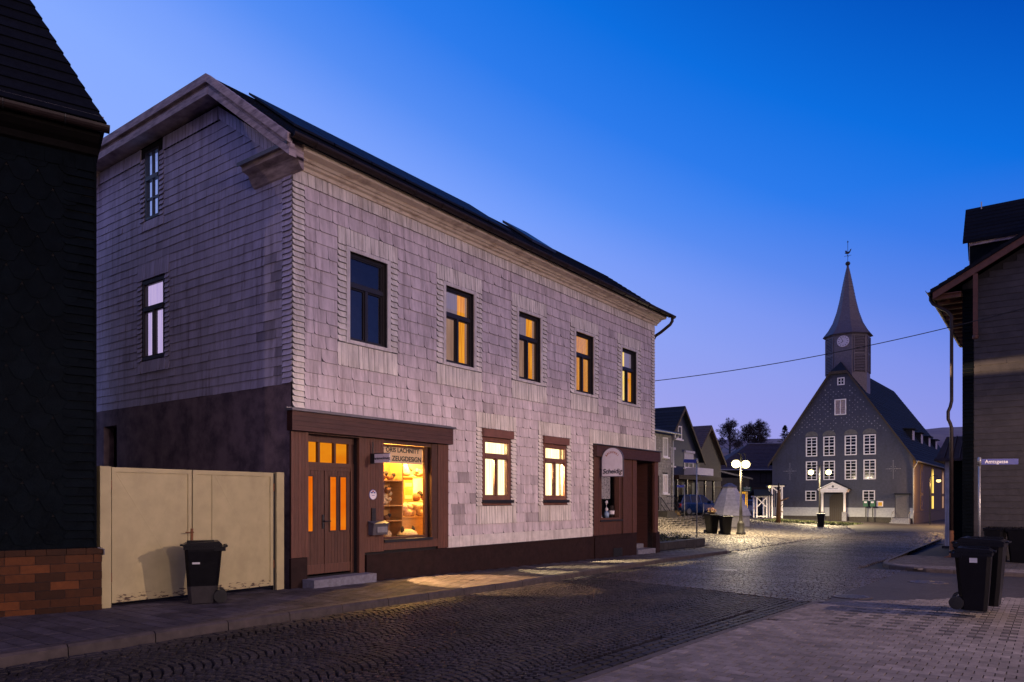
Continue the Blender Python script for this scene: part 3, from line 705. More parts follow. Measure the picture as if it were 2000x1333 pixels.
def toy(label, a, z, o, kind, s=1.0, group='soft toys in the shop window', name='soft_toy'):
    t = hth(name, label, 'toy', a, z, o, group)
    if kind == 'sheep':
        mb = MB()
        for k in range(34):
            q = random.uniform(0, 6.28); rr = random.uniform(0, .17)
            mb.blob((math.cos(q)*rr, math.sin(q)*rr*.7, .17+random.uniform(-.11, .15)), (.06,.06,.055), 7, 5, .12)
        mb.build('fleece', M['toy_cream'], t, True)
        mb = MB(); mb.blob((-.03,-.16,.33), (.085,.075,.08), 12, 8); mb.blob((-.13,-.13,.36), (.05,.02,.03)); mb.blob((.09,-.13,.37), (.05,.02,.03)); mb.build('face', M['toy_brown'], t, True)
    elif kind == 'doll':
        mb = MB(); mb.lathe([(.0,0),(.13,.01),(.14,.08),(.10,.22),(.06,.30),(.0,.31)], n=12); mb.build('body', M['toy_cream'], t, True)
        mb = MB(); mb.blob((0,-.02,.38), (.085,.08,.09), 12, 8); mb.build('head', M['toy_cream'], t, True)
        mb = MB(); mb.tube([(-.1,-.02,.24),(-.18,-.08,.12)], .028, 7); mb.tube([(.1,-.02,.24),(.17,-.09,.13)], .028, 7); mb.build('arm', M['toy_brown'], t, True)
    elif kind == 'dark':
        mb = MB(); mb.lathe([(0,0),(.24,.02),(.25,.08),(.20,.16),(.1,.21),(0,.22)], n=16); mb.build('body', M['toy_cream'], t, True)
        mb = MB()
        for x in (-.17, .17): mb.lathe([(.045,.14),(.04,.22),(.02,.28),(.0,.29)], (x,-.02,0), 8)
        mb.build('ear', M['toy_dark'], t, True)
        mb = MB(); mb.lathe([(.26,.0),(.262,.03),(.255,.085),(.25,.09)], n=16); mb.build('coat', M['toy_dark'], t, True)
    elif kind == 'ball':
        mb = MB(); mb.blob((0,0,.075*s), (.11*s,.09*s,.078*s), 10, 7, .06); mb.build('body', M['toy_cream'], t, True)
        mb = MB(); mb.blob((-.09*s,-.05*s,.11*s), (.045*s,.04*s,.045*s), 8, 6); mb.build('head', M['toy_cream'], t, True)
    elif kind == 'small':
        mb = MB(); mb.blob((0,0,.06*s), (.10*s,.07*s,.065*s), 9, 6, .1); mb.build('body', M['toy_brown'], t, True)
        mb = MB(); mb.blob((.08*s,-.02,.12*s), (.05*s,.05*s,.05*s), 8, 6); mb.build('head', M['toy_dark'], t, True)
    return t
toy('fluffy cream sheep toy with a brown face on the pine shelf', 2.93, 1.476, -.62, 'sheep')
toy('dark-haired small toy lying on the top shelf board of the shop window', 2.86, 2.036, -.60, 'small', 1.2)
toy('brown toy beside the dark-haired one on the top shelf board', 3.12, 2.036, -.60, 'small', 1.0)
toy('pale doll sitting on top of the yellow cartons', 4.10, 2.161, -1.12, 'doll')
toy('round spotted toy with two dark ears on the shop window floor', 3.42, .712, -.36, 'dark')
toy('small cream toy in the lowest shelf compartment', 3.02, .736, -.60, 'ball', 1.1)
toy('flat brown toy on the middle shelf board above the lowest compartment', 3.0, 1.136, -.60, 'small', .9)
for i in range(9):
    row = i < 5
    a = (3.52+.21*i) if row else (3.62+.21*(i-5)); z = 1.202 if row else 1.33
    lab = ['leftmost', 'second', 'middle', 'fourth', 'rightmost'][i] + ' toy in the bottom row of the cream heap on the chest' if row else ['first', 'second', 'third', 'last'][i-5] + ' toy from the left in the upper row of the cream heap'
    toy(lab, a, z, -.72+.05*(i % 2), 'ball', random.uniform(.95, 1.2), 'heap of cream toys on the chest')

toy('cream toy on the upper rack board right of the doll', 4.62, 2.161, -1.15, 'ball', 1.3)
toy('dark-headed brown toy at the right end of the upper rack board', 4.95, 2.161, -1.15, 'small', 1.4)
toy('dark-headed brown toy right of the yellow cartons', 4.50, 1.561, -1.12, 'small', 1.5)
toy('cream toy at the right end of the lower rack board', 4.85, 1.561, -1.12, 'ball', 1.4)
# things fixed on the shop front
t = hth('badge_sign', 'round white badge screwed to the brown boards beside the shop window', 'sign', 1.98, 1.70, .052)
mb = MB(); mb.lathe([(.105,0),(.105,-.012),(.0,-.013)], n=24, axis='y'); mb.build('plate', M['sign_white'], t)
mb = MB(); mb.lathe([(.108,-.001),(.108,-.010),(.098,-.0145),(.098,-.001)], n=24, axis='y'); mb.box(-.06,-.01,-.0155,-.0135,.03,.06); mb.box(.015,.06,-.0155,-.0135,.03,.055); mb.box(-.035,.04,-.0155,-.0135,-.02,-.012); mb.build('marks', M['blue_sign'], t)
mb = MB(); mb.box(-.02,.02,-.0155,-.0135,.06,.085); mb.build('red_mark', M['red_light'], t)
t = hth('door_intercom', 'dark slim intercom panel under the round badge', 'intercom', 1.99, 1.28, .052)
mb = MB(); mb.box(-.055,.055,-.03,0,-.14,.14); mb.build('housing', M['black_frame'], t)
mb = MB(); 
for z in (-.08,-.02,.04): mb.box(-.035,.035,-.034,-.03,z,z+.03)
mb.build('button', M['metal_dark'], t)
t = hth('letter_box', 'grey metal letter box on the boards left of the shop window', 'letter box', 2.08, .86, .052)
mb = MB(); mb.prism([(-.22,0,0),(-.22,-.13,0),(-.22,-.16,.22),(-.22,0,.27)], (.42,0,0)); mb.build('body', M['mailbox'], t)
mb = MB(); mb.prism([(-.24,0,.275),(-.24,-.18,.225),(-.24,-.18,.24),(-.24,0,.295)], (.46,0,0)); mb.build('lid', M['mailbox'], t)
mb = MB(); mb.box(-.12,.16,-.165,-.155,.05,.17); mb.build('flap', M['steel'], t)
PS = Matrix.Rotation(R(-90), 4, 'Z') @ Matrix.Rotation(R(90), 4, 'X')
t = hth('hanging_sign', 'small white sign projecting from the wall over the letter box', 'sign', 1.93, 2.45, .05)
mb = MB(); mb.box(-.012,.012,-.56,-.10,-.09,.09); mb.build('board', M['sign_white'], t)
mb = MB(); mb.box(-.015,.015,-.12,0,-.105,.105); mb.box(-.012,.012,-.56,-.0,.092,.108); mb.tube([(0,-.06,.10),(0,-.06,.35)], .012, 6); mb.build('bracket', M['metal_dark'], t)
text('lettering', 'Ferienwohnung', .078, M['black_letter'], t, Matrix.Translation((-.0145, -.335, -.0)) @ PS, bold=.001)

# ---- bakery front (far end)
mb = MB(); boards_h(mb, fr, 11.20, 15.77, 2.94, 3.29, .0, .16, .088, .8); mb.mbox(fr, 15.77, 15.772, 2.94, 3.29, -.2, .158)
bf = mb.build('bakery_fascia', M['wood_dark'], house)
mb = MB(); mb.mbox(fr, 11.17, 15.80, 3.293, 3.325, .0, .20); mb.build('cover_strip', M['metal_dark'], bf)
mb = MB(); boards_v(mb, fr, 11.2, 11.6, .476, 2.938, .0, .05, .13, .8); boards_v(mb, fr, 11.6, 12.95, .476, .90, .0, .045, .1, .8)
boards_v(mb, fr, 12.95, 13.12, .476, 2.938, -.0, .02, .17, .55); boards_v(mb, fr, 13.12, 13.78, .476, 2.938, .0, .05, .33, .85); boards_v(mb, fr, 13.78, 14.07, .476, 2.938, .0, .07, .29, .95)
mb.mbox(fr, 15.45, 15.74, .42, 2.938, -.2, .08, .9)
mb.build('bakery_panel', M['wood'], house)
mb = MB(); x0, x1, k, f = 14.07, 15.45, -1.3, .0
mb.face([fr(x0,-.5,k),fr(x1,-.5,k),fr(x1,3,k),fr(x0,3,k)]); mb.face([fr(x0,-.5,f),fr(x0,-.5,k),fr(x0,3,k),fr(x0,3,f)]); mb.face([fr(x1,-.5,f),fr(x1,-.5,k),fr(x1,3,k),fr(x1,3,f)]); mb.face([fr(x0,2.93,f),fr(x1,2.93,f),fr(x1,2.93,k),fr(x0,2.93,k)])
mb.build('entrance_recess', M['wood_dark'], house)
mb = MB(); boards_v(mb, fr, 14.25, 15.25, .30, 2.4, -1.3, -1.24, .1, .5); d2 = mb.build('bakery_door', M['wood'], house)
mb = MB(); mb.tube([fr(14.36, 1.3, -1.24), fr(14.36, 1.3, -1.18), fr(14.46, 1.3, -1.18)], .014, 6); mb.build('handle', M['metal_dark'], d2)
mb = MB()
for k, (o0, o1, z) in enumerate(((-.35,.12,-.13),(-.75,-.35,.02),(-1.3,-.75,.17))): mb.mbox(fr, 14.08, 15.44, -.5, z, o0, o1)
mb.build('entrance_step', M['stone_step'], house)
a0, a1, b0, b1 = BAKW
mb = MB()
for q in ((a0, a0+.07, b0, b1), (a1-.09, a1, b0, b1), (a0+.07, a1-.09, b0, b0+.06), (a0+.07, a1-.09, b1-.06, b1)): mb.mbox(fr, *q, -.12, .055, .9)
bw = mb.build('bakery_window', M['wood'], house)
mb = MB(); mb.mquad(fr, a0+.05, a1-.07, b0+.04, b1-.04, -.08); mb.build('pane', M['glass'], bw)
mb = MB(); mb.mbox(fr, a0-.03, a1+.12, b0-.05, b0-.002, .045, .09); mb.build('sill', M['sill_black'], bw)
roombox(bw, fr, (a0, a1, b0+.12, b1), .8, M['room_dark'], .05, .9)
folds(bw, 'curtain', fr, a0+.05, a0+1.12, 1.62, 2.86, -.22, M['lace'], 14, .02)
for a, kind, lab in ((11.80, 0, 'first slim pale candle cone on the bakery window sill'), (11.97, 0, 'second slim pale candle cone on the bakery window sill'), (12.35, 1, 'blue and white figure between cones and dark vase in the bakery window'), (12.68, 2, 'dark patterned vase at the right of the bakery window')):
    t = hth('ornament', lab, 'ornament', a, .955+.06, -.15, 'ornaments in the bakery window')
    if kind == 0: mb = MB(); mb.lathe([(.045,0),(.035,.1),(.008,.24),(0,.25)], n=10); mb.build('cone', M['ceramic'], t, True); mb = MB(); mb.lathe([(.05,0),(.05,.02),(0,.021)], n=10); mb.build('foot', M['sign_white'], t)
    if kind == 1: mb = MB(); mb.lathe([(.08,0),(.09,.12),(.05,.2),(0,.21)], n=12); mb.build('body', M['ceramic'], t, True); mb = MB(); mb.blob((0,0,.26),(.06,.06,.065)); mb.tube([(0,0,.3),(0,0,.45)],.008,5); mb.blob((0,0,.49),(.07,.05,.06),8,6,.2); mb.build('head', M['sign_white'], t, True)
    if kind == 2: mb = MB(); mb.lathe([(.05,0),(.09,.1),(.1,.22),(.06,.32),(.08,.38),(0,.38)], n=12); mb.build('body', M['toy_dark'], t, True); mb = MB(); mb.lathe([(.092,.1),(.103,.2),(.103,.22),(.094,.12)], n=12); mb.build('band', M['sign_white'], t)
# projecting bakery sign
t = hth('bakery_sign', 'white arched bakery sign projecting from the wall above its window', 'sign', 11.55, 2.30, .10)
W2, HS = .38, .92
pts = [(0,-.03,0),(0,-.03-2*W2,0)] + [(0,-.03-W2-W2*math.cos(math.pi*k/20), HS-W2+W2*math.sin(math.pi*k/20)) for k in range(0, 21)]
ins = lambda e: [(0, -.03-W2+(p[1]+.03+W2)*(1-e/W2), e+(p[2])*(1-2*e/HS)) for p in pts]
mb = MB(); mb.prism([(-.03,p[1],p[2]) for p in pts], (.06,0,0)); mb.build('board', M['mailbox'], t)
q = ins(.022); mb = MB(); mb.prism([(-.033,p[1],p[2]) for p in q], (.066,0,0)); mb.build('sign_face', M['sign_white'], t)
mb = MB(); mb.tube([(0,.12,.25),(0,-.04,.25)], .018, 6); mb.tube([(0,.12,.7),(0,-.04,.7)], .018, 6); mb.build('bracket', M['metal_dark'], t)
text('lettering', 'Scheidig', .205, M['black_letter'], t, Matrix.Translation((-.036, -.03-W2, .17)) @ PS, shear=.2, bold=.004, space=1.0)
word = 'BÄCKEREI'
for i, ch in enumerate(word):
    ph = R(52) - R(104)*i/(len(word)-1)
    c = (-.036, -.03-W2+.255*math.sin(ph), HS-W2-.03+.255*math.cos(ph))
    text('lettering', ch, .085, M['red_letter'], t, Matrix.Translation(c) @ Matrix.Rotation(ph, 4, 'X').inverted() @ PS if False else Matrix.Translation(c) @ PS @ Matrix.Rotation(ph, 4, 'Z'), bold=.002)
# gate
t = hth('yard_gate', 'cream sheet-metal double gate closing the yard beside the long house', 'gate', 0, 0, 0)
def leaf(a0, a1, diag, mid=None):
    mb = MB(); z0, z1 = .03, 2.09
    rm = MB(); rm.mbox(fr, a0+.06, a1-.06, z0, z0+.07, -.03, .031); rm.mbox(fr, a0+.06, a1-.06, z0+.07, z0+.12, -.012, .0145); rm.build('bottom_rail', M['gate_rust'], t)
    for zz in (.35, 1.75):
        hm = MB(); hx_ = a0-.012 if mid is None else a1+.012; hm.tube([fr(hx_, zz, .02), fr(hx_, zz+.14, .02)], .018, 8); hm.build('hinge', M['rust'], t)
    for q in ((a0, a0+.06, z0, z1), (a1-.06, a1, z0, z1), (a0+.06, a1-.06, z1-.07, z1)): mb.mbox(fr, *q, -.03, .03)
    if mid: mb.mbox(fr, mid-.03, mid+.03, z0+.07, z1-.07, -.025, .027)
    mb.mbox(fr, a0+.06, a1-.06, z0+.07, z1-.07, -.015, .012)
    x0 = mid+.03 if mid else a0+.06; x1 = a1-.06; zb, zt2 = z0+.07, z1-.07; xm, zm = (x0+x1)/2, (zb+zt2)/2
    for (ax, az), (bx, bz) in (((x0,zt2),(x1,zb)), ((x0,zb),(x1,zt2))):
        L_ = math.hypot(bx-ax, bz-az); nx, nz = -(bz-az)/L_*.012, (bx-ax)/L_*.012
        mb.face([fr(ax+nx,az+nz,.012), fr(bx+nx,bz+nz,.012), fr(bx,bz,.0138), fr(ax,az,.0138)]); mb.face([fr(ax,az,.0138), fr(bx,bz,.0138), fr(bx-nx,bz-nz,.012), fr(ax-nx,az-nz,.012)])
    return mb
leaf(-3.30, -2.02, True).build('gate_leaf', M['gate'], t)
leaf(-2.0, -.44, True, -1.62).build('gate_leaf', M['gate'], t)
mb = MB(); mb.mbox(fr, -.42, -.38, -.1, 2.08, -.05, .0); mb.build('hinge_gap', M['metal_dark'], t)
mb = MB(); mb.mbox(fr, -.38, -.22, -.1, 2.10, -.06, .05); mb.build('gate_post', M['gate'], t); mb = MB(); mb.mbox(fr, -3.48, -3.32, -.12, 2.10, -.06, .05); mb.build('gate_post', M['gate'], t)
mb = MB(); mb.mbox(fr, -2.04, -2.0, .92, 1.12, .03, .045); mb.tube([fr(-2.02,1.06,.04), fr(-2.02,1.06,.09), fr(-2.16,1.06,.095)], .011, 6); mb.build('handle', M['rust'], t)
# ------------------------------------------------------------------ left house (dark scales over brown brick)
DL = np.array([.826,.564]); DL /= np.linalg.norm(DL); ANL = math.atan2(DL[1], DL[0]); PL0 = (-6.17, 10.9)
lh = thing('dark_scale_house', 'dark house with scale slates over a glazed brown brick base at the left edge', 'house', (*PL0, 0), ANL)
mb = MB(); mb.box(-8.5, 0, 0, 8.5, .86, 6.7); mb.box(-8.5,0,.3,8.5,-.4,.86); mb.build('wall', M['backing'], lh)
mb = MB()
sw_, sh_ = .37, .235
j = 0; z = .47
while z < 6.5:
    x = -8.5 + (sw_/2 if j % 2 else 0)
    while x < -.45:
        cx, t = x+sw_/2, random.uniform(.8, 1.15)
        zb, zm, zt = z, z+.13, z+sh_*2
        if zb > .45:
            P = [(cx,zb+.0,.030),(cx+.09,zb+.025,.028),(cx+sw_*.5,zm+.09,.02),(cx+sw_*.5,zt-.06,.006),(cx-sw_*.5,zt-.06,.006),(cx-sw_*.5,zm+.09,.02),(cx-.09,zb+.025,.028)]
            mb.face([fr(*p) for p in P], t)
            for q in ((0,1),(1,2),(5,6),(6,0)):
                a, b = P[q[0]], P[q[1]]
                mb.face([fr(*a), fr(*b), fr(b[0],b[1],0), fr(a[0],a[1],0)], t*.3)
        x += sw_
    z += sh_; j += 1
col_border(mb, fr, -.43, -.002, .9, 6.45, .125, 1.0); row_border(mb, fr, -8.5, -.002, 6.44, 6.72, .22, .95); row_border(mb, fr, -8.5, 0, .87, 1.0, .3, .9)
mb.mbox(fr, -.03, .0, .87, 6.75, -.3, .035, .8)
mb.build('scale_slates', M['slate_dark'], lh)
mb = MB(); mb.box(-8.5, .06, -.05, 8.5, -.5, .80); bb = mb.build('base_mortar', M['mortar'], lh)
mb = MB()
bl, bh = .36, .125
zz, j = -.45, 0
while zz < .76:
    x = -8.5 + (bl/2 if j % 2 else 0)
    while x < .07:
        x1 = min(x+bl-.008, .062); t = random.choice([.16,.2,.26,.34,.5,.75,.3])*random.uniform(.85,1.15)
        if x1 - x > .03: mb.box(x, x1, -.066, -.02, zz, zz+bh-.008, t)
        x += bl
    for k in range(24):
        y0 = -.0+.34*k - (.17 if j % 2 else 0); mb.box(.04, .070, max(-.045, y0), y0+.33, zz, zz+bh-.008, random.choice([.2,.3,.4]))
    zz += bh; j += 1
x = -8.5
while x < .05:
    mb.box(x, min(x+.24, .075), -.085, .2, .80, .885, random.uniform(.18,.26)); x += .246
mb.build('brick_base', M['brick'], lh)
mb = MB(); mb.prism([(.01,-.10,.885),(.085,-.10,.86),(.085,-.10,.78),(.10,-.10,.78),(.10,-.10,.868),(.01,-.10,.896)], (0,.25,0)); mb.build('corner_flashing', M['zinc'], lh)
mb = MB(); mb.prism([(0.02,-o,z) for o, z in [(0,6.66),(.08,6.68),(.12,6.76),(.22,6.80),(.30,6.86),(.30,6.96),(0,6.96)]], (-8.6,0,0)); mb.build('cornice', mat('blackened_eaves', (.008,.007,.007), .8, .3, 5, .2, 30, spec=.1), lh)
g = [(-.085*math.cos(math.pi*k/8), -.085*math.sin(math.pi*k/8)) for k in range(9)]
mb = MB(); mb.prism([(.13,-(.42+x_),6.98+z_) for x_, z_ in g] + [(.13,-(.42+x_*.88),6.98+z_*.88) for x_, z_ in g[::-1]], (-8.8,0,0)); gt = mb.build('gutter', M['gutter'], lh)
for k in range(12):
    mb = MB(); mb.tube([(-.42-.72*k, -(.42+x_*1.07), 6.98+z_*1.07) for x_, z_ in g], .011, 5); mb.build('bracket', M['metal_dark'], gt)
# steep mansard roof, hipped at the street corner
E0 = Vector((.08,-.42,7.03)); run = 2.2; rise = 4.75
A = [Vector((.08,-.42,7.03)), Vector((-8.6,-.42,7.03)), Vector((-8.6,9.,7.03)), Vector((.08,9.,7.03))]
Bt = [Vector((.08-run,-.42+run,7.03+rise)), Vector((-8.6+run,-.42+run,7.03+rise)), Vector((-8.6+run,9.-run,7.03+rise)), Vector((.08-run,9.-run,7.03+rise))]
mb = MB(); mb.face(A); mb.face(Bt[::-1])
for i in range(4):
    j = (i+1) % 4; n = 26
    nrm = (A[j]-A[i]).cross(Bt[i]-A[i]).normalized()
    if nrm.z < 0: nrm = -nrm
    for k in range(n):
        f0, f1 = k/n, (k+1)/n
        p = [A[i].lerp(Bt[i], f0)+nrm*.02, A[j].lerp(Bt[j], f0)+nrm*.02, A[j].lerp(Bt[j], f1), A[i].lerp(Bt[i], f1)]
        mb.face(p, random.uniform(.7, 1.1)); mb.face([p[0], p[1], p[1]-nrm*.02, p[0]-nrm*.02], .5)
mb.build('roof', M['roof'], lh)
mb = MB(); mb.mbox(fr, -8.6, .06, 7.0, 7.13, .36, .385); mb.build('eaves_sheet', M['zinc'], lh)

# ------------------------------------------------------------------ right house
CR = (15.03, 24.5); ANR = ANG - math.pi/2       # x along the gable (away from the street), y inward
rh = thing('brown_slate_house', 'grey-brown slated gable house with a dormer and red-brown braces at the right edge', 'house', (*CR, 0), ANR)
GW = 9.0
ap = 8.75 + .55*(GW/2)
mb = MB(); mb.prism([(0,0,-.8),(GW,0,-.8),(GW,0,8.75),(GW/2,0,ap),(0,0,8.75)], (0,10,0)); mb.build('wall', M['backing'], rh)
mb = MB()
def rspans(zm, z0, z1):
    lo, hi = .33, GW-.05
    if z1 > 8.6: lo = max(lo, (z1-8.65)/.55); hi = min(hi, GW-(z1-8.65)/.55)
    return [(lo, hi)] if hi-lo > .1 else []
slate_field(mb, fr, -.5, 10.9, .205, .34, rspans, lambda a, z: random.uniform(.85, 1.12)*(.9 if (4.9 < z < 5.2 or 8.0 < z < 8.3) else 1), rnd=.01, gap=.0015, o_bot=.02)
mb.build('slates', M['slate_right'], rh)
mb = MB(); col_border(mb, fr, .0, .32, -.45, 8.6, .12, .75); mb.build('slate_border', M['slate_dark'], rh)
mb = MB(); mb.mbox(fr, -.02, GW, -.9, -.2, .0, .035); mb.build('base', M['dry_stone'], rh)
zr_ = lambda x: 8.60 + .55*(x+.87)
mb = MB()
for s in (1, -1):
    X = (lambda x: x) if s == 1 else (lambda x: GW-x)
    xs = np.linspace(-.87, GW/2, 23)
    for k in range(22):
        a, b = xs[k], xs[k+1]
        mb.box8([(X(a),-.62,zr_(a)-.12),(X(b),-.62,zr_(b)-.12),(X(b),10.5,zr_(b)-.12),(X(a),10.5,zr_(a)-.12),(X(a),-.62,zr_(a)+.02),(X(b),-.62,zr_(b)-.005),(X(b),10.5,zr_(b)-.005),(X(a),10.5,zr_(a)+.02)], random.uniform(.8,1.2))
mb.build('roof', M['roof'], rh)
mb = MB()
mb.box8([(-.80,-.58,zr_(-.80)-.36),(GW/2,-.58,zr_(GW/2)-.36),(GW/2,-.50,zr_(GW/2)-.36),(-.80,-.50,zr_(-.80)-.36),(-.80,-.58,zr_(-.8)-.13),(GW/2,-.58,zr_(GW/2)-.13),(GW/2,-.50,zr_(GW/2)-.13),(-.8,-.5,zr_(-.8)-.13)])
mb.build('barge_rafter', M['beam_red'], rh)
mb = MB(); mb.box(.34,.47,-.56,-.44,6.95,zr_(.4)-.37); mb.box(.36,.45,-.46,-.04,7.08,7.20); mb.lathe([(.0,0),(.075,.02),(.09,.08),(.075,.14),(0,.16)], (.405,-.5,6.80), 8); mb.build('brace', M['beam_red'], rh)
mb = MB()
for k in range(12): mb.box(-.78,-.02,-.35+.85*k,-.26+.85*k,zr_(-.8)-.33,zr_(-.8)-.2)
mb.box(-.78,-.0,-.45,10.3,zr_(-.8)-.21,zr_(-.8)-.18); mb.build('eaves', M['beam_red'], rh)
mb = MB(); mb.prism([(-.93-x_, -.60, 8.60+z_) for x_, z_ in g] + [(-.93-x_*.85, -.60, 8.60+z_*.85) for x_, z_ in g[::-1]], (0,11,0)); mb.build('gutter', M['gutter'], rh)
mb = MB(); mb.tube([(-.93,.0,8.52),(-.93,.0,8.40),(-.85,-.02,8.25),(-.42,-.1,7.92),(-.30,-.12,7.75),(-.30,-.12,7.4),(-.30,-.12,4.9),(-.34,-.12,4.7),(-.40,-.12,4.55),(-.40,-.12,4.3),(-.34,-.12,4.15),(-.30,-.12,4.0),(-.30,-.12,.55)], .055, 10); dp = mb.build('downpipe', M['gutter'], rh, True)
mb = MB(); mb.tube([(-.30,-.12,.56),(-.30,-.12,-.22),(-.34,-.16,-.32),(-.50,-.26,-.39)], .066, 10); mb.build('pipe_foot', M['rust'], dp, True)
# dormer
mb = MB(); y0, y1, ym = 1.0, 2.8, 1.9
mb.prism([(.13,y0,8.9),(.13,y1,8.9),(.13,y1,10.55),(.13,ym,11.7),(.13,y0,10.55)], (3.6,0,0)); dm = mb.build('dormer', M['slate_dark'], rh)
mb = MB()
for sgn in (-1, 1):
    n = 9
    for k in range(n):
        q0, q1 = k/n, (k+1)/n
        yy = lambda q: ym + sgn*1.1*(1-q); zz_ = lambda q: 10.42 + 1.45*q
        t = random.uniform(.8, 1.2)
        mb.box8([(-.06,yy(q0),zz_(q0)-.06),(4.2,yy(q0),zz_(q0)-.06),(4.2,yy(q1),zz_(q1)-.06),(-.06,yy(q1),zz_(q1)-.06),(-.06,yy(q0),zz_(q0)+.05),(4.2,yy(q0),zz_(q0)+.05),(4.2,yy(q1),zz_(q1)+.015),(-.06,yy(q1),zz_(q1)+.015)], t)
mb.build('dormer_roof', M['roof'], dm)
mb = MB(); mb.box(.12, 2.2, .88, .96, 10.28, 10.47); mb.build('fascia', M['old_wood'], dm)
mb = MB(); mb.tube([(.42,1.75,11.75),(.42,1.75,12.0)], .02, 6); mb.build('vent_pipe', M['steel'], dm)
mb = MB(); mb.mbox(lambda a,b,o: (.13-o, a, b), 1.45, 2.35, 9.5, 10.5, 0, .05); mb.build('dormer_window', M['white_paint'], dm)
# porch on the street side with a white corner post and its own small roof
pc = thing('street_porch', 'slim porch with a white corner post and small hipped roof beside the brown house', 'porch', (*CR, 0), ANR)
mb = MB(); mb.box(-1.05, -.02, 5.9, 8.6, -.7, 3.2); mb.build('wall', M['slate_dark'], pc)
mb = MB(); mb.box(-1.10, -.95, 5.82, 6.0, -.3, 3.25) ; mb.build('corner_post', M['white_board'], pc)
mb = MB(); mb.box(-1.20, -.9, 5.75, 6.08, -.7, -.28); mb.build('footing', M['dry_stone'], pc)
mb = MB(); mb.box8([(-1.40,5.5,3.25),(.0,5.5,3.25),(.0,9,3.25),(-1.40,9,3.25),(-1.05,5.95,4.15),(.0,5.95,4.15),(.0,8.6,4.15),(-1.05,8.6,4.15)]); mb.box(-1.45,.0,5.45,9.05,3.15,3.25)
for k in range(5): mb.tube([(-1.1+.27*k,5.5,3.27),(-.9+.22*k,5.95,4.17)], .025, 5)
mb.build('roof', M['tile_brown'], pc)

# ------------------------------------------------------------------ ground
def sheet(name, us, ws, zoff, m, mask=None):
    mb = MB(); us = np.asarray(us, float); ws = np.asarray(ws, float)
    idx = {}
    for i, u in enumerate(us):
        for j, w in enumerate(ws):
            idx[i, j] = len(mb.v); mb.v.append(uw(u, w, float(terr(u, w))+zoff))
    for i in range(len(us)-1):
        for j in range(len(ws)-1):
            if mask is None or mask((us[i]+us[i+1])/2, (ws[j]+ws[j+1])/2):
                mb.f.append((idx[i,j], idx[i,j+1], idx[i+1,j+1], idx[i+1,j])); mb.t.append(1)
    return tag(mb.build(name, m), kind='structure')
sheet('ground', np.concatenate([np.arange(-40,-12,4), np.arange(-12,70,1.0), np.arange(70,131,5)]), np.concatenate([np.arange(-60,-24,4), np.arange(-24,24,1.0), np.arange(24,101,5)]), -.045, M['joint'])
def stones(name, u, w, hu, hw, ang, tint, m, zoff=0.0, inset=.012, dome=.0, hj=.004, depth=.05, tilt=.04, und=0.0):
    u, w, hu, hw, ang, tint = [np.asarray(x, float) for x in (u, w, hu, hw, ang, tint)]
    n = len(u); z = terr(u, w) + zoff + RN.uniform(-hj, hj, n) + und*(np.sin(1.9*u+.7*w)*np.sin(1.1*w-.6*u)+.6*np.sin(.7*u-1.7*w+1))
    sx = np.array([-1, 1, 1, -1]); sy = np.array([-1, -1, 1, 1])
    V = np.zeros((n, 8, 3))
    tilt_u, tilt_w = RN.uniform(-tilt, tilt, n), RN.uniform(-tilt, tilt, n)
    for lev in (0, 1):
        ins = inset if lev else 0
        a = sx[None]*np.maximum(hu-ins, hu*.5)[:,None]; b = sy[None]*np.maximum(hw-ins, hw*.5)[:,None]
        if lev: a = a + RN.uniform(-1,1,(n,4))*(hu*(.10 if tilt > .02 else .02))[:,None]; b = b + RN.uniform(-1,1,(n,4))*(hw*(.10 if tilt > .02 else .015))[:,None]
        c, s_ = np.cos(ang)[:,None], np.sin(ang)[:,None]
        uu = u[:,None] + a*c - b*s_; ww = w[:,None] + a*s_ + b*c
        V[:, lev*4:(lev+1)*4, 0] = C0[0] + uu*D[0] + ww*N[0]
        V[:, lev*4:(lev+1)*4, 1] = C0[1] + uu*D[1] + ww*N[1]
        V[:, lev*4:(lev+1)*4, 2] = z[:,None] + (tilt_u[:,None]*a + tilt_w[:,None]*b if lev else -depth)
    faces = np.array([(4,7,6,5),(0,4,5,1),(1,5,6,2),(2,6,7,3),(3,7,4,0)])
    # handedness of the (u,w) frame is mirrored, hence the order above
    Fv = (faces[None] + (np.arange(n)*8)[:,None,None]).reshape(-1)
    nf = n*5
    me = bpy.data.meshes.new(name); me.vertices.add(n*8); me.vertices.foreach_set('co', V.reshape(-1))
    me.loops.add(nf*4); me.loops.foreach_set('vertex_index', Fv.astype(np.int32))
    me.polygons.add(nf); me.polygons.foreach_set('loop_start', np.arange(nf, dtype=np.int32)*4)
    me.update(calc_edges=True); me.validate(); me.shade_flat()
    at = me.attributes.new('tint', 'FLOAT', 'FACE'); at.data.foreach_set('value', np.repeat(tint, 5))
    me.materials.append(m); o = bpy.data.objects.new(name, me); COL.objects.link(o)
    return tag(o, kind='structure')
KL = lambda u: np.interp(u, [-14, -8, 3.6, 8, 13, 17.5, 18.6, 19.3, 19.7], [2.85, 2.72, 2.50, 2.08, 1.66, 1.7, 1.6, 1.2, .4])
KR = lambda u: 8.0 + .03*np.asarray(u, float)
def in_rd(u, w): return (w > KL(u)+.10)
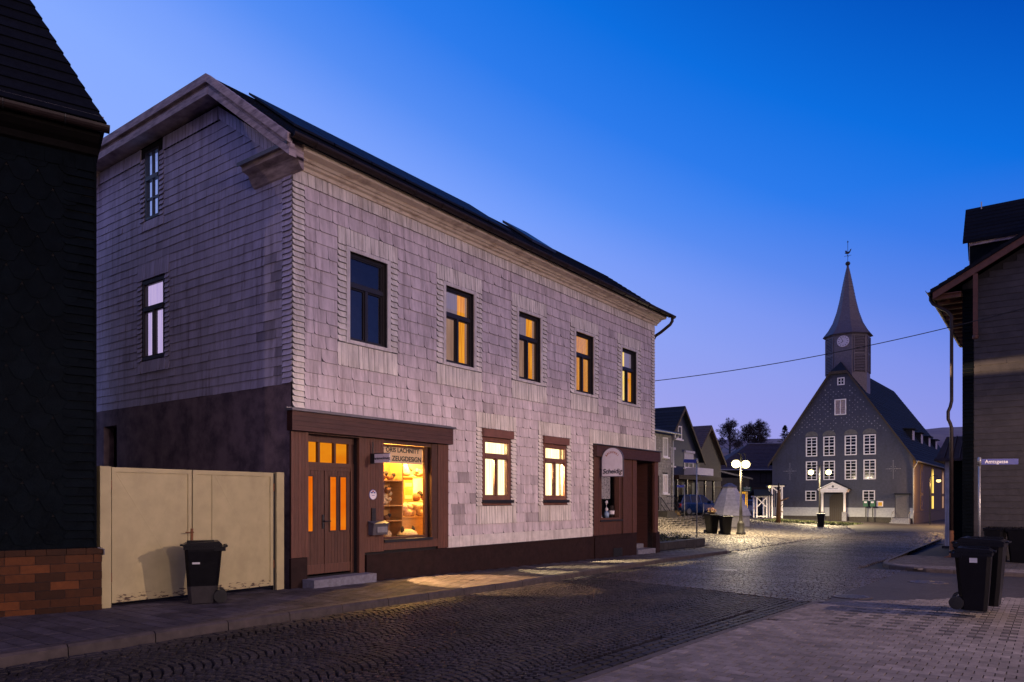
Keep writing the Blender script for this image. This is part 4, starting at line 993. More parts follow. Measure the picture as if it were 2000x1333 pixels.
# fan-laid cobbles (near part)
u_, w_, hu_, hw_, an_, ti_ = [], [], [], [], [], []
wc = 1.30; Rr_ = wc/math.sqrt(2); pitch = .108
ncol = 5; wl0 = 2.0
def seam(w): return 5.0 + .28*(8.2-w)
for c in range(ncol):
    wm = wl0 + wc*(c+.5)
    for k in range(int(17.5/pitch)):
        u0 = -11.0 + k*pitch
        m_ = 14
        for q in range(m_):
            ph = R(-45 + 90*(q+.5)/m_ ) + random.uniform(-.012, .012)
            uu = u0 + Rr_*math.cos(ph) + random.uniform(-.006, .006); ww = wm + Rr_*math.sin(ph)
            if not (KL(uu)+.42 < ww < KR(uu)-.50) or uu > seam(ww): continue
            u_.append(uu); w_.append(ww); hu_.append(.5*pitch*max(.72, math.cos(ph))*.93); hw_.append(.5*Rr_*R(90)/m_*.93*random.uniform(.9,1.02)); an_.append(ph); ti_.append(random.choice([.75,.85,.95,1,1.1,1.25])*random.uniform(.9,1.1))
stones('road_cobbles', u_, w_, hu_, hw_, an_, ti_, M['cobble'], -.004, .011, hj=.0035, und=.006, tilt=.025)
# row-laid setts beyond the seam, and the channel rows along both kerbs
u_, w_, hu_, hw_, an_, ti_ = [], [], [], [], [], []
def put(uu, ww, a, b, an=0, t=1.0):
    u_.append(uu); w_.append(ww); hu_.append(a); hw_.append(b); an_.append(an); ti_.append(t*random.choice([.8,.9,1,1.1,1.2])*random.uniform(.92,1.08))
uu = 4.4
while uu < 46:
    pit = .105 if uu < 26 else .14
    ww = KL(uu)+.40+random.uniform(0,.1) if uu < 19.7 else 1.5+random.uniform(0,.1)
    wend = KR(uu)-.5 if uu < 5.2 else (8.15 if uu < 14.2 else 6.9)
    while ww < wend:
        b = random.uniform(.10,.16)*(1 if uu < 26 else 1.3)
        if uu > seam(ww)+.06: put(uu+.02*math.sin(ww*2+uu*.3), ww+b/2, pit*.47, b*.48, random.uniform(-.03,.03))
        ww += b
    uu += pit
stones('road_setts', u_, w_, hu_, hw_, an_, ti_, M['cobble_far'], -.002, .011, hj=.004, und=.007, tilt=.03)
u_, w_, hu_, hw_, an_, ti_ = [], [], [], [], [], []
for r in range(3):
    uu = -11.0
    while uu < 19:
        l = random.uniform(.15,.24); put(uu+l/2, float(KL(uu))+.17+.105*r, l*.48, .049, 0, 1.0 if r else 1.2); uu += l
for r in range(4):
    uu = -11.0
    while uu < 5.0:
        l = random.uniform(.14,.22); put(uu+l/2, float(KR(uu))-.07-.115*r, l*.48, .053, 0, .8); uu += l
stones('road_channel', u_, w_, hu_, hw_, an_, ti_, M['cobble'], -.006, .012, hj=.003)
# the rough square
u_, w_, hu_, hw_, an_, ti_ = [], [], [], [], [], []
uu = 17.5
while uu < 58:
    pit = .15 if uu < 34 else .22
    ww = -9.0 if uu > 22 else -.3
    lim = 1.35 if uu > 19.8 else 1.2
    if uu > 42: lim = 1.35-(uu-42)*.28
    while ww < lim:
        b = random.uniform(.13,.22)*(1 if uu < 34 else 1.4)
        if not (uu < 19.9 and ww+b > KL(uu)-2.2 and uu < 17.6): put(uu+random.uniform(-.03,.03), ww+b/2, pit*.46*random.uniform(.85,1.05), b*.46, random.uniform(-.12,.12), random.uniform(.85,1.12))
        ww += b
    uu += pit
stones('square_paving', u_, w_, hu_, hw_, an_, ti_, M['sett'], .02, .015, hj=.009, tilt=.03)
# left pavement
u_, w_, hu_, hw_, an_, ti_ = [], [], [], [], [], []
uu = -12.0
while uu < -3.3:
    ww = -2.6
    while ww < KL(uu)-.15:
        b = random.uniform(.55,.7); e = min(b, KL(uu)-.14-ww)
        if e > .1: put(uu+.11, ww+e/2, .106, e*.495, 0, 1.0)
        ww += b
    uu += .222
row = 0
while uu < 19.4:
    ww = -1.5 if uu < -.3 else .09
    if row % 2: ww -= .12
    while ww < KL(uu)-.16:
        e = min(.25, KL(uu)-.14-ww)
        if e > .05 and (uu < -.3 or ww > .0) : put(uu+.12, ww+e/2, .116, e*.482, 0, random.choice([.8,1,1,1.12]))
        ww += .25
    uu += .245; row += 1
stones('pavement', u_, w_, hu_, hw_, an_, ti_, M['paver'], .088, .004, hj=.001, tilt=.004, und=.0012)
sheet('pavement_bed', np.arange(-12, 19.6, .5), [-6,-4,-2.6,-1,0,.6,1.2], .070, M['joint'], lambda u, w: (u < 19 and w < 1.2))
mb = MB()
def kerbrun(mb, fn, u0, u1, side, top=.1, wd=.14, step=1.0):
    uu = u0
    while uu < u1 - .01:
        v = min(uu+step-.012, u1); ns = 4
        for k in range(ns):
            a = uu+(v-uu)*k/ns; b = uu+(v-uu)*(k+1)/ns
            ring = []
            for x in (a, b):
                w0 = float(fn(x)); z = float(terr(x, w0)); t_ = top
                ring.append([uw(x, w0-side*wd, z-.08), uw(x, w0-side*wd, z+t_), uw(x, w0-side*.03, z+t_), uw(x, w0, z+t_-.028), uw(x, w0+side*.012, z-.08)])
            A_, B_ = ring; t = random.uniform(.85,1.1)
            for q in range(4): mb.face([A_[q], B_[q], B_[q+1], A_[q+1]], t)
            if k == 0: mb.face(A_, .5)
            if k == ns-1: mb.face(B_, .5)
        uu += step
kerbrun(mb, KL, -12, 19.7, 1, .10, .15); tag(mb.build('kerb', M['kerb']), kind='structure')
mb = MB(); kerbrun(mb, KR, -12, 4.9, -1, .055, .12); tag(mb.build('plaza_kerb', M['kerb']), kind='structure')
# plaza pavers, lower right
u_, w_, hu_, hw_, an_, ti_ = [], [], [], [], [], []
pu, pw = .160, .170
r = 0; uu = -11.0
while uu < 12:
    ww = 8.0 + (pw*.5 if r % 2 else 0); k0 = float(KR(uu))+.125; first = True
    while ww < 18:
        if first and ww > k0+pw*.4 and uu < 4.5:
            first = False; e0 = ww-pw*.5
            if e0-k0 > .02: put(uu+.5*pu, (e0+k0)/2, pu*.486, (e0-k0)*.5-.002, 0, 1.0)
        if ww > KR(uu)+.13+pw*.4 and uu < 4.55+1.14*(ww-8.2):
            edge = 4.55+1.14*(ww-8.2) - uu
            dark = edge > 1.3 and uu > 1.85 and (r % 2 == 0) and (round((ww-8)/pw) % 2 == 0) and ww > 8.9
            put(uu+.5*pu, ww, pu*(.44 if dark else .486), pw*.487, 0, .40 if dark else random.uniform(.95,1.05))
        ww += pw
    uu += pu; r += 1
stones('plaza_paving', u_, w_, hu_, hw_, an_, ti_, M['plaza'], .055, .004, hj=.0008, tilt=.005, und=.003)
sheet('plaza_bed', np.arange(-12, 14, .5), np.arange(8.15, 18.5, .5), .030, M['joint'], lambda u, w: u < 4.2+1.14*(w-8.2))
# side street, church forecourt
sheet('side_street', np.arange(3.5, 14.3, .4), np.concatenate([np.arange(8.2, 14, .4), np.arange(14, 30, 2)]), .0, M['asphalt'], lambda u, w: u > 3.9+1.14*(w-8.2) or w > 18)
sheet('forecourt', np.concatenate([np.arange(42, 60, 1), np.arange(60, 95, 3)]), np.arange(-11, 34, 1.0), -.012, M['asphalt'])
sheet('forecourt_lane', np.arange(14, 47, 1.0), np.arange(6.9, 9.2, .5), -.01, M['asphalt'], lambda u, w: u > 31)
# pavement in front of the right house
def hk(w): return 13.95 + .02*(w-9)
u_, w_, hu_, hw_, an_, ti_ = [], [], [], [], [], []
uu = 14.1; r = 0
while uu < 20:
    ww = 7.2 + (.1 if r % 2 else 0)
    while ww < 17:
        ok = (ww > 7.45 if uu > 15.6 else ww > 8.6-(uu-14.1)*.75)
        if ok and not (uu > 19.95 and ww > 9): put(uu+.05, ww, .048, .098, 0, random.uniform(.8,1.15) if uu < 15.4 else random.uniform(.42,.6))
        ww += .205
    uu += .105; r += 1
stones('corner_pavement', u_, w_, hu_, hw_, an_, ti_, M['plaza'], .09, .005, hj=.002, tilt=.01)
sheet('corner_bed', np.arange(14.1, 34, .5), np.arange(7.2, 18, .4), .065, M['joint'], lambda u, w: (w > 7.6 if u > 15.4 else w > 8.7-(u-14.1)*.8))
mb = MB()
pth = [(14.02,17.0),(14.0,14),(13.95,11),(13.95,9.4),(14.05,8.75),(14.4,8.2),(15.0,7.7),(15.7,7.4),(17,7.25),(22,7.1),(30,6.95),(34,6.9)]
seg = []
for i in range(len(pth)-1):
    a, b = np.array(pth[i]), np.array(pth[i+1]); n = max(1, int(np.hypot(*(b-a))/1.0))
    for k in range(n): seg.append((a+(b-a)*k/n, a+(b-a)*((k+1)/n-.012/n)))
for a, b in seg:
    d_ = (b-a)/np.hypot(*(b-a)); nn = np.array([-d_[1], d_[0]])      # towards the carriageway
    if nn @ (np.array([13.0, 7.0])-a) < 0 and a[0] < 20: nn = -nn
    if a[0] >= 20: nn = np.array([0,-1.0])
    P = []
    for p in (a, b):
        z = float(terr(*p)); P.append([uw(*(p-nn*.13), z+.10), uw(*(p-nn*.03), z+.10), uw(*p, z+.075), uw(*(p+nn*.01), z-.06)])
    t = random.uniform(.95,1.25)
    for q in range(3): mb.face([P[0][q], P[1][q], P[1][q+1], P[0][q+1]], t)
    mb.face(P[0], .5); mb.face(P[1], .5)
tag(mb.build('corner_kerb', M['kerb']), kind='structure')
# manhole covers
def manhole(px, py, r, label, dz=.0):
    X, Y, z = ground_at(px, py)
    t = thing('manhole_cover', label, 'manhole cover', (X, Y, z+dz), 0, 'manhole covers in the road')
    mb = MB(); mb.lathe([(r,-.02),(r,.006),(r*.86,.006),(r*.86,.001)], n=28); mb.build('ring', M['kerb'], t)
    mb = MB(); mb.lathe([(r*.85,-.01),(r*.85,.004),(0,.004)], n=28)
    for k in range(7):
        x = -r*.6+r*.2*k; l = math.sqrt(max(0,(r*.78)**2-x*x)); mb.box(x-.012,x+.012,-l,l,.004,.010)
    mb.build('lid', M['iron'], t)
manhole(1413, 1114, .42, 'manhole cover in the cobbles beyond the long pavement tip', .004)
manhole(1663, 1167, .36, 'manhole cover at the plaza edge where the side street begins', .012)
manhole(1812, 1138, .42, 'manhole cover in the asphalt behind the two tall bins', .006)
# ------------------------------------------------------------------ church
CH0 = (26.05, 73.5); ANC = math.atan2(-.6016, .7988); CWD = 12.5; RZ = 14.8; SL = (RZ-5.55)/6.25
ch = thing('church', 'slate-clad church with a steep gable, white windows and a pointed clock tower', 'church', (*CH0, 0), ANC)
CWIN = []
for x in (3.25, 4.86, 6.78, 8.41): CWIN += [(x, x+1.05, 5.77, 7.63), (x, x+1.05, 3.47, 5.30)]
CWIN += [(3.2, 4.22, 1.48, 2.45), (8.34, 9.39, 1.48, 2.45), (5.87, 6.91, 9.62, 11.12), (6.12, 6.77, 12.45, 13.17)]
mb = MB()
holed(mb, fr, 0, CWD, .84, 5.55, [w for w in CWIN if w[3] < 5.6]+[(5.40,6.90,.84,2.3),(11.05,12.2,.84,2.1)], 0, .12)
holed(mb, fr, 3.1, 9.6, 5.55, 7.75, [w for w in CWIN if 5.6 < w[2] < 6], 0, .12)
holed(mb, fr, 5.5, 7.2, 7.75, 13.3, [w for w in CWIN if w[2] > 9], 0, .12)
gz = lambda x: 5.55+SL*min(x, CWD-x)
mb.face([fr(0,5.55,0),fr(3.1,5.55,0),fr(3.1,7.75,0),fr((7.75-5.55)/SL,7.75,0)]); mb.face([fr(CWD,5.55,0),fr(9.6,5.55,0),fr(9.6,7.75,0),fr(CWD-(7.75-5.55)/SL,7.75,0)])
a = (7.75-5.55)/SL
mb.face([fr(a,7.75,0),fr(5.5,7.75,0),fr(5.5,13.69,0)]); mb.face([fr(CWD-a,7.75,0),fr(7.2,7.75,0),fr(7.2,13.3,0),fr(7.2,gz(7.2),0)])
mb.face([fr(5.5,13.3,0),fr(7.2,13.3,0),fr(7.0,13.69,0),fr(5.5,13.69,0)])
mb.face([fr(CWD,-1,0),fr(CWD,5.55,0),(CWD,34,5.55),(CWD,34,-1)]); mb.face([(0,0,-1),(0,0,5.55),(0,34,5.55),(0,34,-1)])
mb.face([(0,34,-1),(CWD,34,-1),(CWD,34,5.55),(0,34,5.55)])
mb.mquad(fr, 0, CWD, -1.2, .84, -.02)
mb.build('wall', M['church_slate'], ch)
mb = MB(); mb.mbox(fr, -.04, 5.40, .02, .84, -.05, .05); mb.mbox(fr, 6.90, 11.02, -.02, .84, -.05, .05); mb.mbox(fr, 12.25, 12.55, -.1, .84, -.05, .05); mb.build('plinth_band', M['church_base'], ch)
mb = MB(); mb.mbox(fr, -.06, 5.40, -1.2, .02, -.05, .08); mb.mbox(fr, 6.9, 11.0, -1.2, -.02, -.05, .08); mb.build('stone_base', M['dry_stone'], ch)
def wwin(parent, mp, r, cols, rows, name='window', thick=None, m=None, pane=None, fw=.09):
    a0, a1, b0, b1 = r; mb = MB()
    for q in ((a0, a0+fw, b0, b1), (a1-fw, a1, b0, b1), (a0+fw, a1-fw, b0, b0+fw), (a0+fw, a1-fw, b1-fw, b1)): mb.mbox(mp, *q, -.06, .05)
    for c in range(1, cols):
        x = a0+(a1-a0)*c/cols; mb.mbox(mp, x-.03, x+.03, b0+fw, b1-fw, -.05, .03)
    for k in range(1, rows):
        z = b0+(b1-b0)*k/rows; h = .045 if thick == k else .02; mb.mbox(mp, a0+fw, a1-fw, z-h, z+h, -.045, .025)
    w = mb.build(name, m or M['white_paint'], parent)
    mb = MB(); mb.mquad(mp, a0, a1, b0, b1, -.05); mb.build('pane', pane or M['dark_pane'], w); return w
for r in CWIN[:8]: wwin(ch, fr, r, 2, 6, thick=3)
for r in CWIN[8:10]: wwin(ch, fr, r, 2, 3)
w = wwin(ch, fr, CWIN[10], 2, 1, 'shuttered_window', pane=M['old_wood']); w['label'] = 'shuttered gable window'
mb = MB()
for k in range(14):
    z = 9.72+.095*k; mb.mbox(fr, 5.96, 6.36, z, z+.05, -.045, -.01); mb.mbox(fr, 6.42, 6.82, z, z+.05, -.045, -.01)
mb.build('shutter_slat', M['old_wood'], w)
wwin(ch, fr, CWIN[11], 2, 2)
# arched blind heads, crosses and stars of pale slate
arch_m = mat('arch_slate', (.12,.115,.115), .7, .3, 6)
for x in (3.25, 4.86, 6.78, 8.41):
    mb = MB(); P = [(x+.525+.6*math.cos(math.pi*k/14), 7.72+.48*math.sin(math.pi*k/14)) for k in range(15)]
    mb.prism([fr(p[0], p[1], .004) for p in P], Vector(fr(0,0,.03))); mb.build('blind_arch', arch_m, ch)
mb = MB()
def dia(x, z, s): mb.face([fr(x-s,z,.006), fr(x,z-s,.006), fr(x+s,z,.006), fr(x,z+s,.006)])
for j in range(26):
    z = 7.95+.23*j
    x = 1.2 + (.24 if j % 2 else 0)
    while x < CWD-1:
        ok = z < gz(x)-.7 and not (5.7 < x < 7.1 and (9.4 < z < 11.3 or z > 12.2))
        if z < 8.5: ok = ok and abs(x-6.25) > random.uniform(0, 3)
        if ok and random.random() < .82: dia(x+random.uniform(-.03,.03), z, random.choice([.045,.045,.06,.075]))
        x += .48
for cx in (1.73, 10.9):
    for k in range(-7, 8): dia(cx, 4.35+.115*k, .045)
    for k in range(-5, 6):
        if k: dia(cx+.115*k, 4.4, .045)
    for k in (-1, 1): 
        for q in (-1, 1): dia(cx+.17*k, 4.4+.2*q, .04); dia(cx+.3*k, 4.4+.02*q*0+.0, .055)
mb.build('star_inlay', M['star'], ch)
# portal
mb = MB()
for x in (4.95, 6.93):
    mb = MB(); mb.lathe([(.10,.42),(.13,.42),(.12,.6),(.105,2.12),(.13,2.14),(.15,2.24),(.15,2.28),(0,2.28)], (x,-.75,0), 14); mb.build('column', M['white_paint'], ch, True)
mb = MB()
for x in (4.95, 6.93): mb = MB(); mb.box(x-.2, x+.2, -.95, -.55, -.5, .42); mb.build('column_base', M['stone_step'], ch)
mb = MB(); mb.mbox(fr, 4.72, 7.16, 2.28, 2.46, .0, .95); mb.mbox(fr, 4.62, 7.26, 2.46, 2.53, .0, 1.03)
mb.prism([fr(4.72,2.53,.92), fr(7.16,2.53,.92), fr(5.94,3.18,.92)], Vector(fr(0,0,-.9)))
por = mb.build('portal', M['white_paint'], ch)
mb = MB()
for x0, x1 in ((4.52, 5.94), (7.36, 5.94)):
    z0, z1 = 2.52, 3.26
    mb.box8([fr(x0,z0,0),fr(x1,z1,0),fr(x1,z1,1.08),fr(x0,z0,1.08),fr(x0,z0+.07,0),fr(x1,z1+.07,0),fr(x1,z1+.07,1.08),fr(x0,z0+.07,1.08)])
mb.build('roof', M['church_roof'], por)
mb = MB()
for x0, x1 in ((4.60, 5.94), (7.28, 5.94)): mb.box8([fr(x0,2.53,.93),fr(x1,3.19,.93),fr(x1,3.19,1.09),fr(x0,2.53,1.09),fr(x0,2.60,.93),fr(x1,3.26,.93),fr(x1,3.26,1.09),fr(x0,2.60,1.09)])
mb.build('verge', M['white_paint'], por)
mb = MB(); mb.lathe([(.11,0),(.11,-.02),(.08,-.02),(.08,0)], (5.94,-.925,2.82), 14, axis='y'); mb.mbox(fr, 5.50, 6.38, 2.615, 2.65, .92, .935); mb.mbox(fr, 5.92, 5.96, 2.72, 2.95, .92, .945); mb.build('emblem', M['mailbox'], por)
mb = MB()
P = [(5.40,-.5),(6.90,-.5),(6.90,1.55)] + [(6.15+.75*math.cos(math.pi*k/12), 1.55+.66*math.sin(math.pi*k/12)) for k in range(1,12)] + [(5.40,1.55)]
mb.prism([fr(p[0], p[1], -.08) for p in P], Vector(fr(0,0,.05))); 
for k in range(8): mb.mbox(fr, 5.44+.18*k, 5.60+.18*k, -.4, 1.5+.2*math.sin(math.pi*(k+.5)/8), -.03, -.015)
mb.build('portal_door', M['oak'], ch)
mb = MB(); mb.mbox(fr, 5.38, 6.92, 1.5, 2.32, -.2, -.09); mb.build('tympanum', M['church_slate'], ch)
mb = MB(); mb.mbox(fr, 11.08, 12.17, -.06, 2.07, -.1, -.03)
for k in range(8): mb.mbox(fr, 11.1+.135*k, 11.225+.135*k, -.04, 2.04, -.03, -.012)
sd = mb.build('side_door', M['mailbox'], ch)
mb = MB(); mb.mbox(fr, 10.98, 12.3, 2.08, 2.16, -.1, .25); mb.build('door_canopy', M['church_roof'], sd)
mb = MB(); mb.mbox(fr, 10.9, 12.3, -.9, -.10, .0, .55); mb.mbox(fr, 10.85, 12.35, -.9, -.28, .55, .9); mb.mbox(fr, 10.8, 12.4, -.9, -.46, .9, 1.25); mb.build('side_step', M['stone_step'], ch)
mb = MB(); mb.tube([fr(10.95,-.5,1.1), fr(10.95,.25,1.05), fr(10.95,.5,.3), fr(10.95,.5,.0)], .025, 6); mb.tube([fr(12.33,-.5,1.1), fr(12.33,.25,1.05), fr(12.33,.5,.3), fr(12.33,.5,.0)], .025, 6); mb.build('hand_rail', M['steel'], ch)
# roof with hip at the far end
mb = MB(); ov = .35; xe = -ov; ze = 5.55-ov*SL
Ri = [Vector((6.25,.75,RZ)), Vector((6.25,28,RZ+.4))]
def rowsface(p00, p10, p11, p01, n, m_=None):
    nn = (p10-p00).cross(p01-p00).normalized(); nn = nn if nn.z > 0 else -nn
    for k in range(n):
        f0, f1 = k/n, (k+1)/n
        q = [p00.lerp(p01,f0)+nn*.03, p10.lerp(p11,f0)+nn*.03, p10.lerp(p11,f1), p00.lerp(p01,f1)]
        mb.face(q, random.uniform(.75,1.25)); mb.face([q[0],q[1],q[1]-nn*.03,q[0]-nn*.03], .5)
EL0, EL1 = Vector((xe,-.3,ze)), Vector((xe,34.3,ze)); ER0, ER1 = Vector((CWD+ov,-.3,ze)), Vector((CWD+ov,34.3,ze))
TL, TR = Vector((5.5,-.3,13.74)), Vector((7.0,-.3,13.74))
rowsface(EL0, EL1, Ri[1], Ri[0], 34); rowsface(ER0, ER1, Ri[1], Ri[0], 34); rowsface(EL1, ER1, Ri[1], Ri[1]+Vector((.01,0,0)), 30)
mb.face([EL0, TL, Ri[0]]); mb.face([ER0, TR, Ri[0]]); mb.face([TL, TR, Ri[0]])
rf = mb.build('roof', M['church_roof'], ch)
mb = MB()
for A_, B_ in ((EL0, TL), (TL, TR), (TR, ER0)):
    d_ = Vector((0,0,-.22)); y_ = Vector((0,.08,0))
    mb.box8([A_+d_, B_+d_, B_+d_+y_, A_+d_+y_, A_+Vector((0,0,.04)), B_+Vector((0,0,.04)), B_+y_+Vector((0,0,.04)), A_+y_+Vector((0,0,.04))])
mb.build('verge_board', M['barge'], rf)
for k, y in enumerate((9.0, 14.5, 20.0, 25.5)):
    mb = MB(); x1 = 11.2; z0 = 5.55+(CWD-x1)*SL
    mb.box(8.8, x1, y-.75, y+.75, z0-.3, z0+1.15); d = mb.build('dormer', M['church_roof'], rf)
    mb = MB(); mb.box8([(8.6,y-.95,z0+1.35),(x1+.3,y-.95,z0+1.12),(x1+.3,y+.95,z0+1.12),(8.6,y+.95,z0+1.35),(8.6,y-.95,z0+1.5),(x1+.3,y-.95,z0+1.2),(x1+.3,y+.95,z0+1.2),(8.6,y+.95,z0+1.5)]); mb.build('dormer_roof', M['church_roof'], d)
    mb = MB(); mb.box(x1, x1+.03, y-.6, y+.6, z0+.1, z0+1.05); mb.build('dormer_window', M['blind'], d)
mb = MB(); gg = [(-.09*math.cos(math.pi*k/8), -.09*math.sin(math.pi*k/8)) for k in range(9)]
mb.prism([(CWD+ov+.05+x, -.35, ze+.02+z) for x, z in gg], (0,34.6,0)); mb.build('gutter', M['steel'], rf)
mb = MB(); mb.tube([(CWD+.4,-.25,ze-.05),(CWD+.3,-.25,ze-.3),(CWD+.06,-.1,ze-.65),(CWD+.05,-.08,.6),(CWD+.05,-.2,.2),(CWD+.05,-.2,-.9)], .055, 8); mb.build('downpipe', M['steel'], ch)
# side wall boards and pointed windows
sd = lambda a, b, o: (CWD+o, a, b)
mb = MB(); boards_v(mb, sd, .1, 34, .45, 5.2, .0, .03, .45); mb.build('side_boards', M['church_wood'], ch)
mb = MB(); boards_v(mb, sd, .1, 34, -1.0, .42, .02, .10, .16, 1.2); mb.build('side_base', M['church_wood'], ch)
for k, y in enumerate((4.8, 11.7, 19.6, 27.0)):
    for a0 in (y-.72, y+.06):
        P = [(a0,.55),(a0+.62,.55),(a0+.62,4.2),(a0+.31,4.95),(a0,4.2)]
        mb = MB(); mb.prism([sd(p[0],p[1],.03) for p in P], Vector((.05,0,0))); fwm = mb.build('pointed_window', M['tub'], ch)
        mb = MB(); Q = [(a0+.07,.66),(a0+.55,.66),(a0+.55,1.95),(a0+.07,1.95)]; mb.face([sd(p[0],p[1],.083) for p in Q]); Q = [(a0+.07,2.25),(a0+.55,2.25),(a0+.55,4.15),(a0+.31,4.75),(a0+.07,4.15)]; mb.face([sd(p[0],p[1],.083) for p in Q]); mb.build('pane', (M['dark_pane'], M['curt_yellow'], M['curt_dim'], M['dark_pane'])[k], fwm)
# tower
TC = (6.45, 2.7); TR_ = 1.86; TRAD = TR_/math.cos(math.pi/8)
mb = MB(); mb.lathe([(TRAD,9.5),(TRAD,17.55)], (*TC,0), 8, rot=math.pi/8); tw = mb.build('tower', M['spire'], ch)
mb = MB(); pr = [(2.28,17.45),(2.22,17.55),(1.80,18.1),(1.38,18.85),(1.02,19.9),(.76,21.0),(.46,22.6),(.24,23.7),(.10,24.3),(.07,24.6)]
pp = []
for (r0,z0),(r1,z1) in zip(pr[:-1], pr[1:]):
    for k in range(5):
        f = k/5; pp.append((r0+(r1-r0)*f+.02, z0+(z1-z0)*f)); pp.append((r0+(r1-r0)*(k+1)/5, z0+(z1-z0)*(k+.98)/5))
mb.lathe(pp, (*TC,0), 8, rot=math.pi/8); mb.build('spire', M['spire'], ch)
mb = MB(); mb.lathe([(0,24.45),(.16,24.5),(.24,24.66),(.16,24.82),(0,24.87)], (*TC,0), 12); mb.tube([(*TC,24.8),(*TC,26.9)], .022, 6); mb.build('finial', M['metal_dark'], ch, True)
mb = MB(); c = Vector((TC[0], TC[1], 25.75))
pts = [(-.30,-.02),(-.12,-.14),(.10,-.14),(.22,0),(.34,.30),(.22,.26),(.14,.08),(-.02,.06),(-.14,.22),(-.26,.20),(-.20,.04)]
mb.prism([c+Vector((p[0],-.015,p[1])) for p in pts], (0,.03,0)); mb.box(c.x-.32,c.x+.32,c.y-.012,c.y+.012,c.z-.34,c.z-.31); mb.box(c.x-.012,c.x+.012,c.y-.32,c.y+.32,c.z-.345,c.z-.315); mb.lathe([(0,.95),(.09,1.03),(0,1.11)], (c.x,c.y,c.z), 8); mb.build('weathercock', M['metal_dark'], ch)
for k in range(8):
    q = k*math.pi/4; nx, ny = math.cos(q), math.sin(q); tx, ty = -ny, nx
    tm = lambda a, b, o, nx=nx, ny=ny, tx=tx, ty=ty: (TC[0]+nx*(TR_+o)+tx*a, TC[1]+ny*(TR_+o)+ty*a, b)
    if k == 6:
        mb = MB(); mb.lathe([(.55,0),(.55,-.05),(.50,-.06),(0,-.06)], (TC[0], TC[1]-TR_, 16.75), 28, axis='y'); cl = mb.build('clock_face', M['clockface'], tw)
        mb = MB()
        for h in range(12):
            a = h*math.pi/6; ca, sa = math.sin(a), math.cos(a); r0, r1 = .35, .46; wd = .025
            P = [(ca*r0-sa*wd, sa*r0+ca*wd), (ca*r0+sa*wd, sa*r0-ca*wd), (ca*r1+sa*wd, sa*r1-ca*wd), (ca*r1-sa*wd, sa*r1+ca*wd)]
            mb.face([(TC[0]+p[0], TC[1]-TR_-.064, 16.75+p[1]) for p in P])
        mb.build('hour_mark', M['black_letter'], cl)
        mb = MB()
        for a, l, wd in ((R(-30*1.0), .40, .022), (R(30*7+22), .27, .03)):
            ca, sa = math.sin(a), math.cos(a)
            P = [(-sa*wd, ca*wd), (sa*wd, -ca*wd), (ca*l+sa*wd*.5, sa*l-ca*wd*.5), (ca*l-sa*wd*.5, sa*l+ca*wd*.5)]
            mb.face([(TC[0]+p[0], TC[1]-TR_-.068, 16.75+p[1]) for p in P])
        mb.build('clock_hand', M['black_letter'], cl)
        continue
    if k in (1, 2, 3): continue
    mb = MB(); mb.mbox(tm, -.56, .56, 13.8, 17.2, -.02, .03); lv = mb.build('louvre_opening', M['louvre'], tw)
    mb = MB()
    for j in range(22):
        z = 13.9+.148*j
        if 15.45 < z < 15.62: mb.mbox(tm, -.56, .56, z-.03, z+.1, .03, .07); continue
        mb.box8([tm(-.52,z,.03),tm(.52,z,.03),tm(.52,z,.10),tm(-.52,z,.10),tm(-.52,z+.11,.03),tm(.52,z+.11,.03),tm(.52,z+.03,.10),tm(-.52,z+.03,.10)])
    mb.mbox(tm, -.62, -.54, 13.75, 17.25, .0, .09); mb.mbox(tm, .54, .62, 13.75, 17.25, .0, .09)
    mb.build('louvre_slat', M['spire'] if k != 6 else M['louvre'], lv)
# boxes in front of the church
CM = Matrix.Translation((CH0[0], CH0[1], 0)) @ Matrix.Rotation(ANC, 4, 'Z')
for x, lab in ((8.70, 'green box on a post left of the other box before the church'), (9.28, 'green box on a post beside the notice board before the church')):
    p = CM @ Vector((x, -.45, 0)); t = thing('post_box', lab, 'box', (p.x, p.y, -.55), ANC, 'boxes on posts before the church')
    mb = MB(); mb.box(-.04,.04,-.04,.04,0,1.6); mb.build('post', M['metal_dark'], t)
    mb = MB(); mb.prism([(-.2,-.13,1.5),(-.2,-.15,2.0),(-.2,.1,2.08),(-.2,.13,1.5)], (.4,0,0)); mb.build('housing', M['green_sign'], t)
    mb = MB(); mb.box(-.12,.12,-.155,-.14,1.82,1.97); mb.build('notice', M['sign_white'], t)
p = CM @ Vector((9.80, -.02, 0)); t = thing('notice_board', 'small pale notice board with an orange sheet on the church wall', 'notice board', (p.x, p.y, .95), ANC)
mb = MB(); mb.box(-.28,.28,-.1,-.04,0,.5); mb.build('frame', M['sign_white'], t); mb = MB(); mb.box(-.12,.2,-.112,-.1,.06,.4); mb.build('sheet', M['yellow'], t)

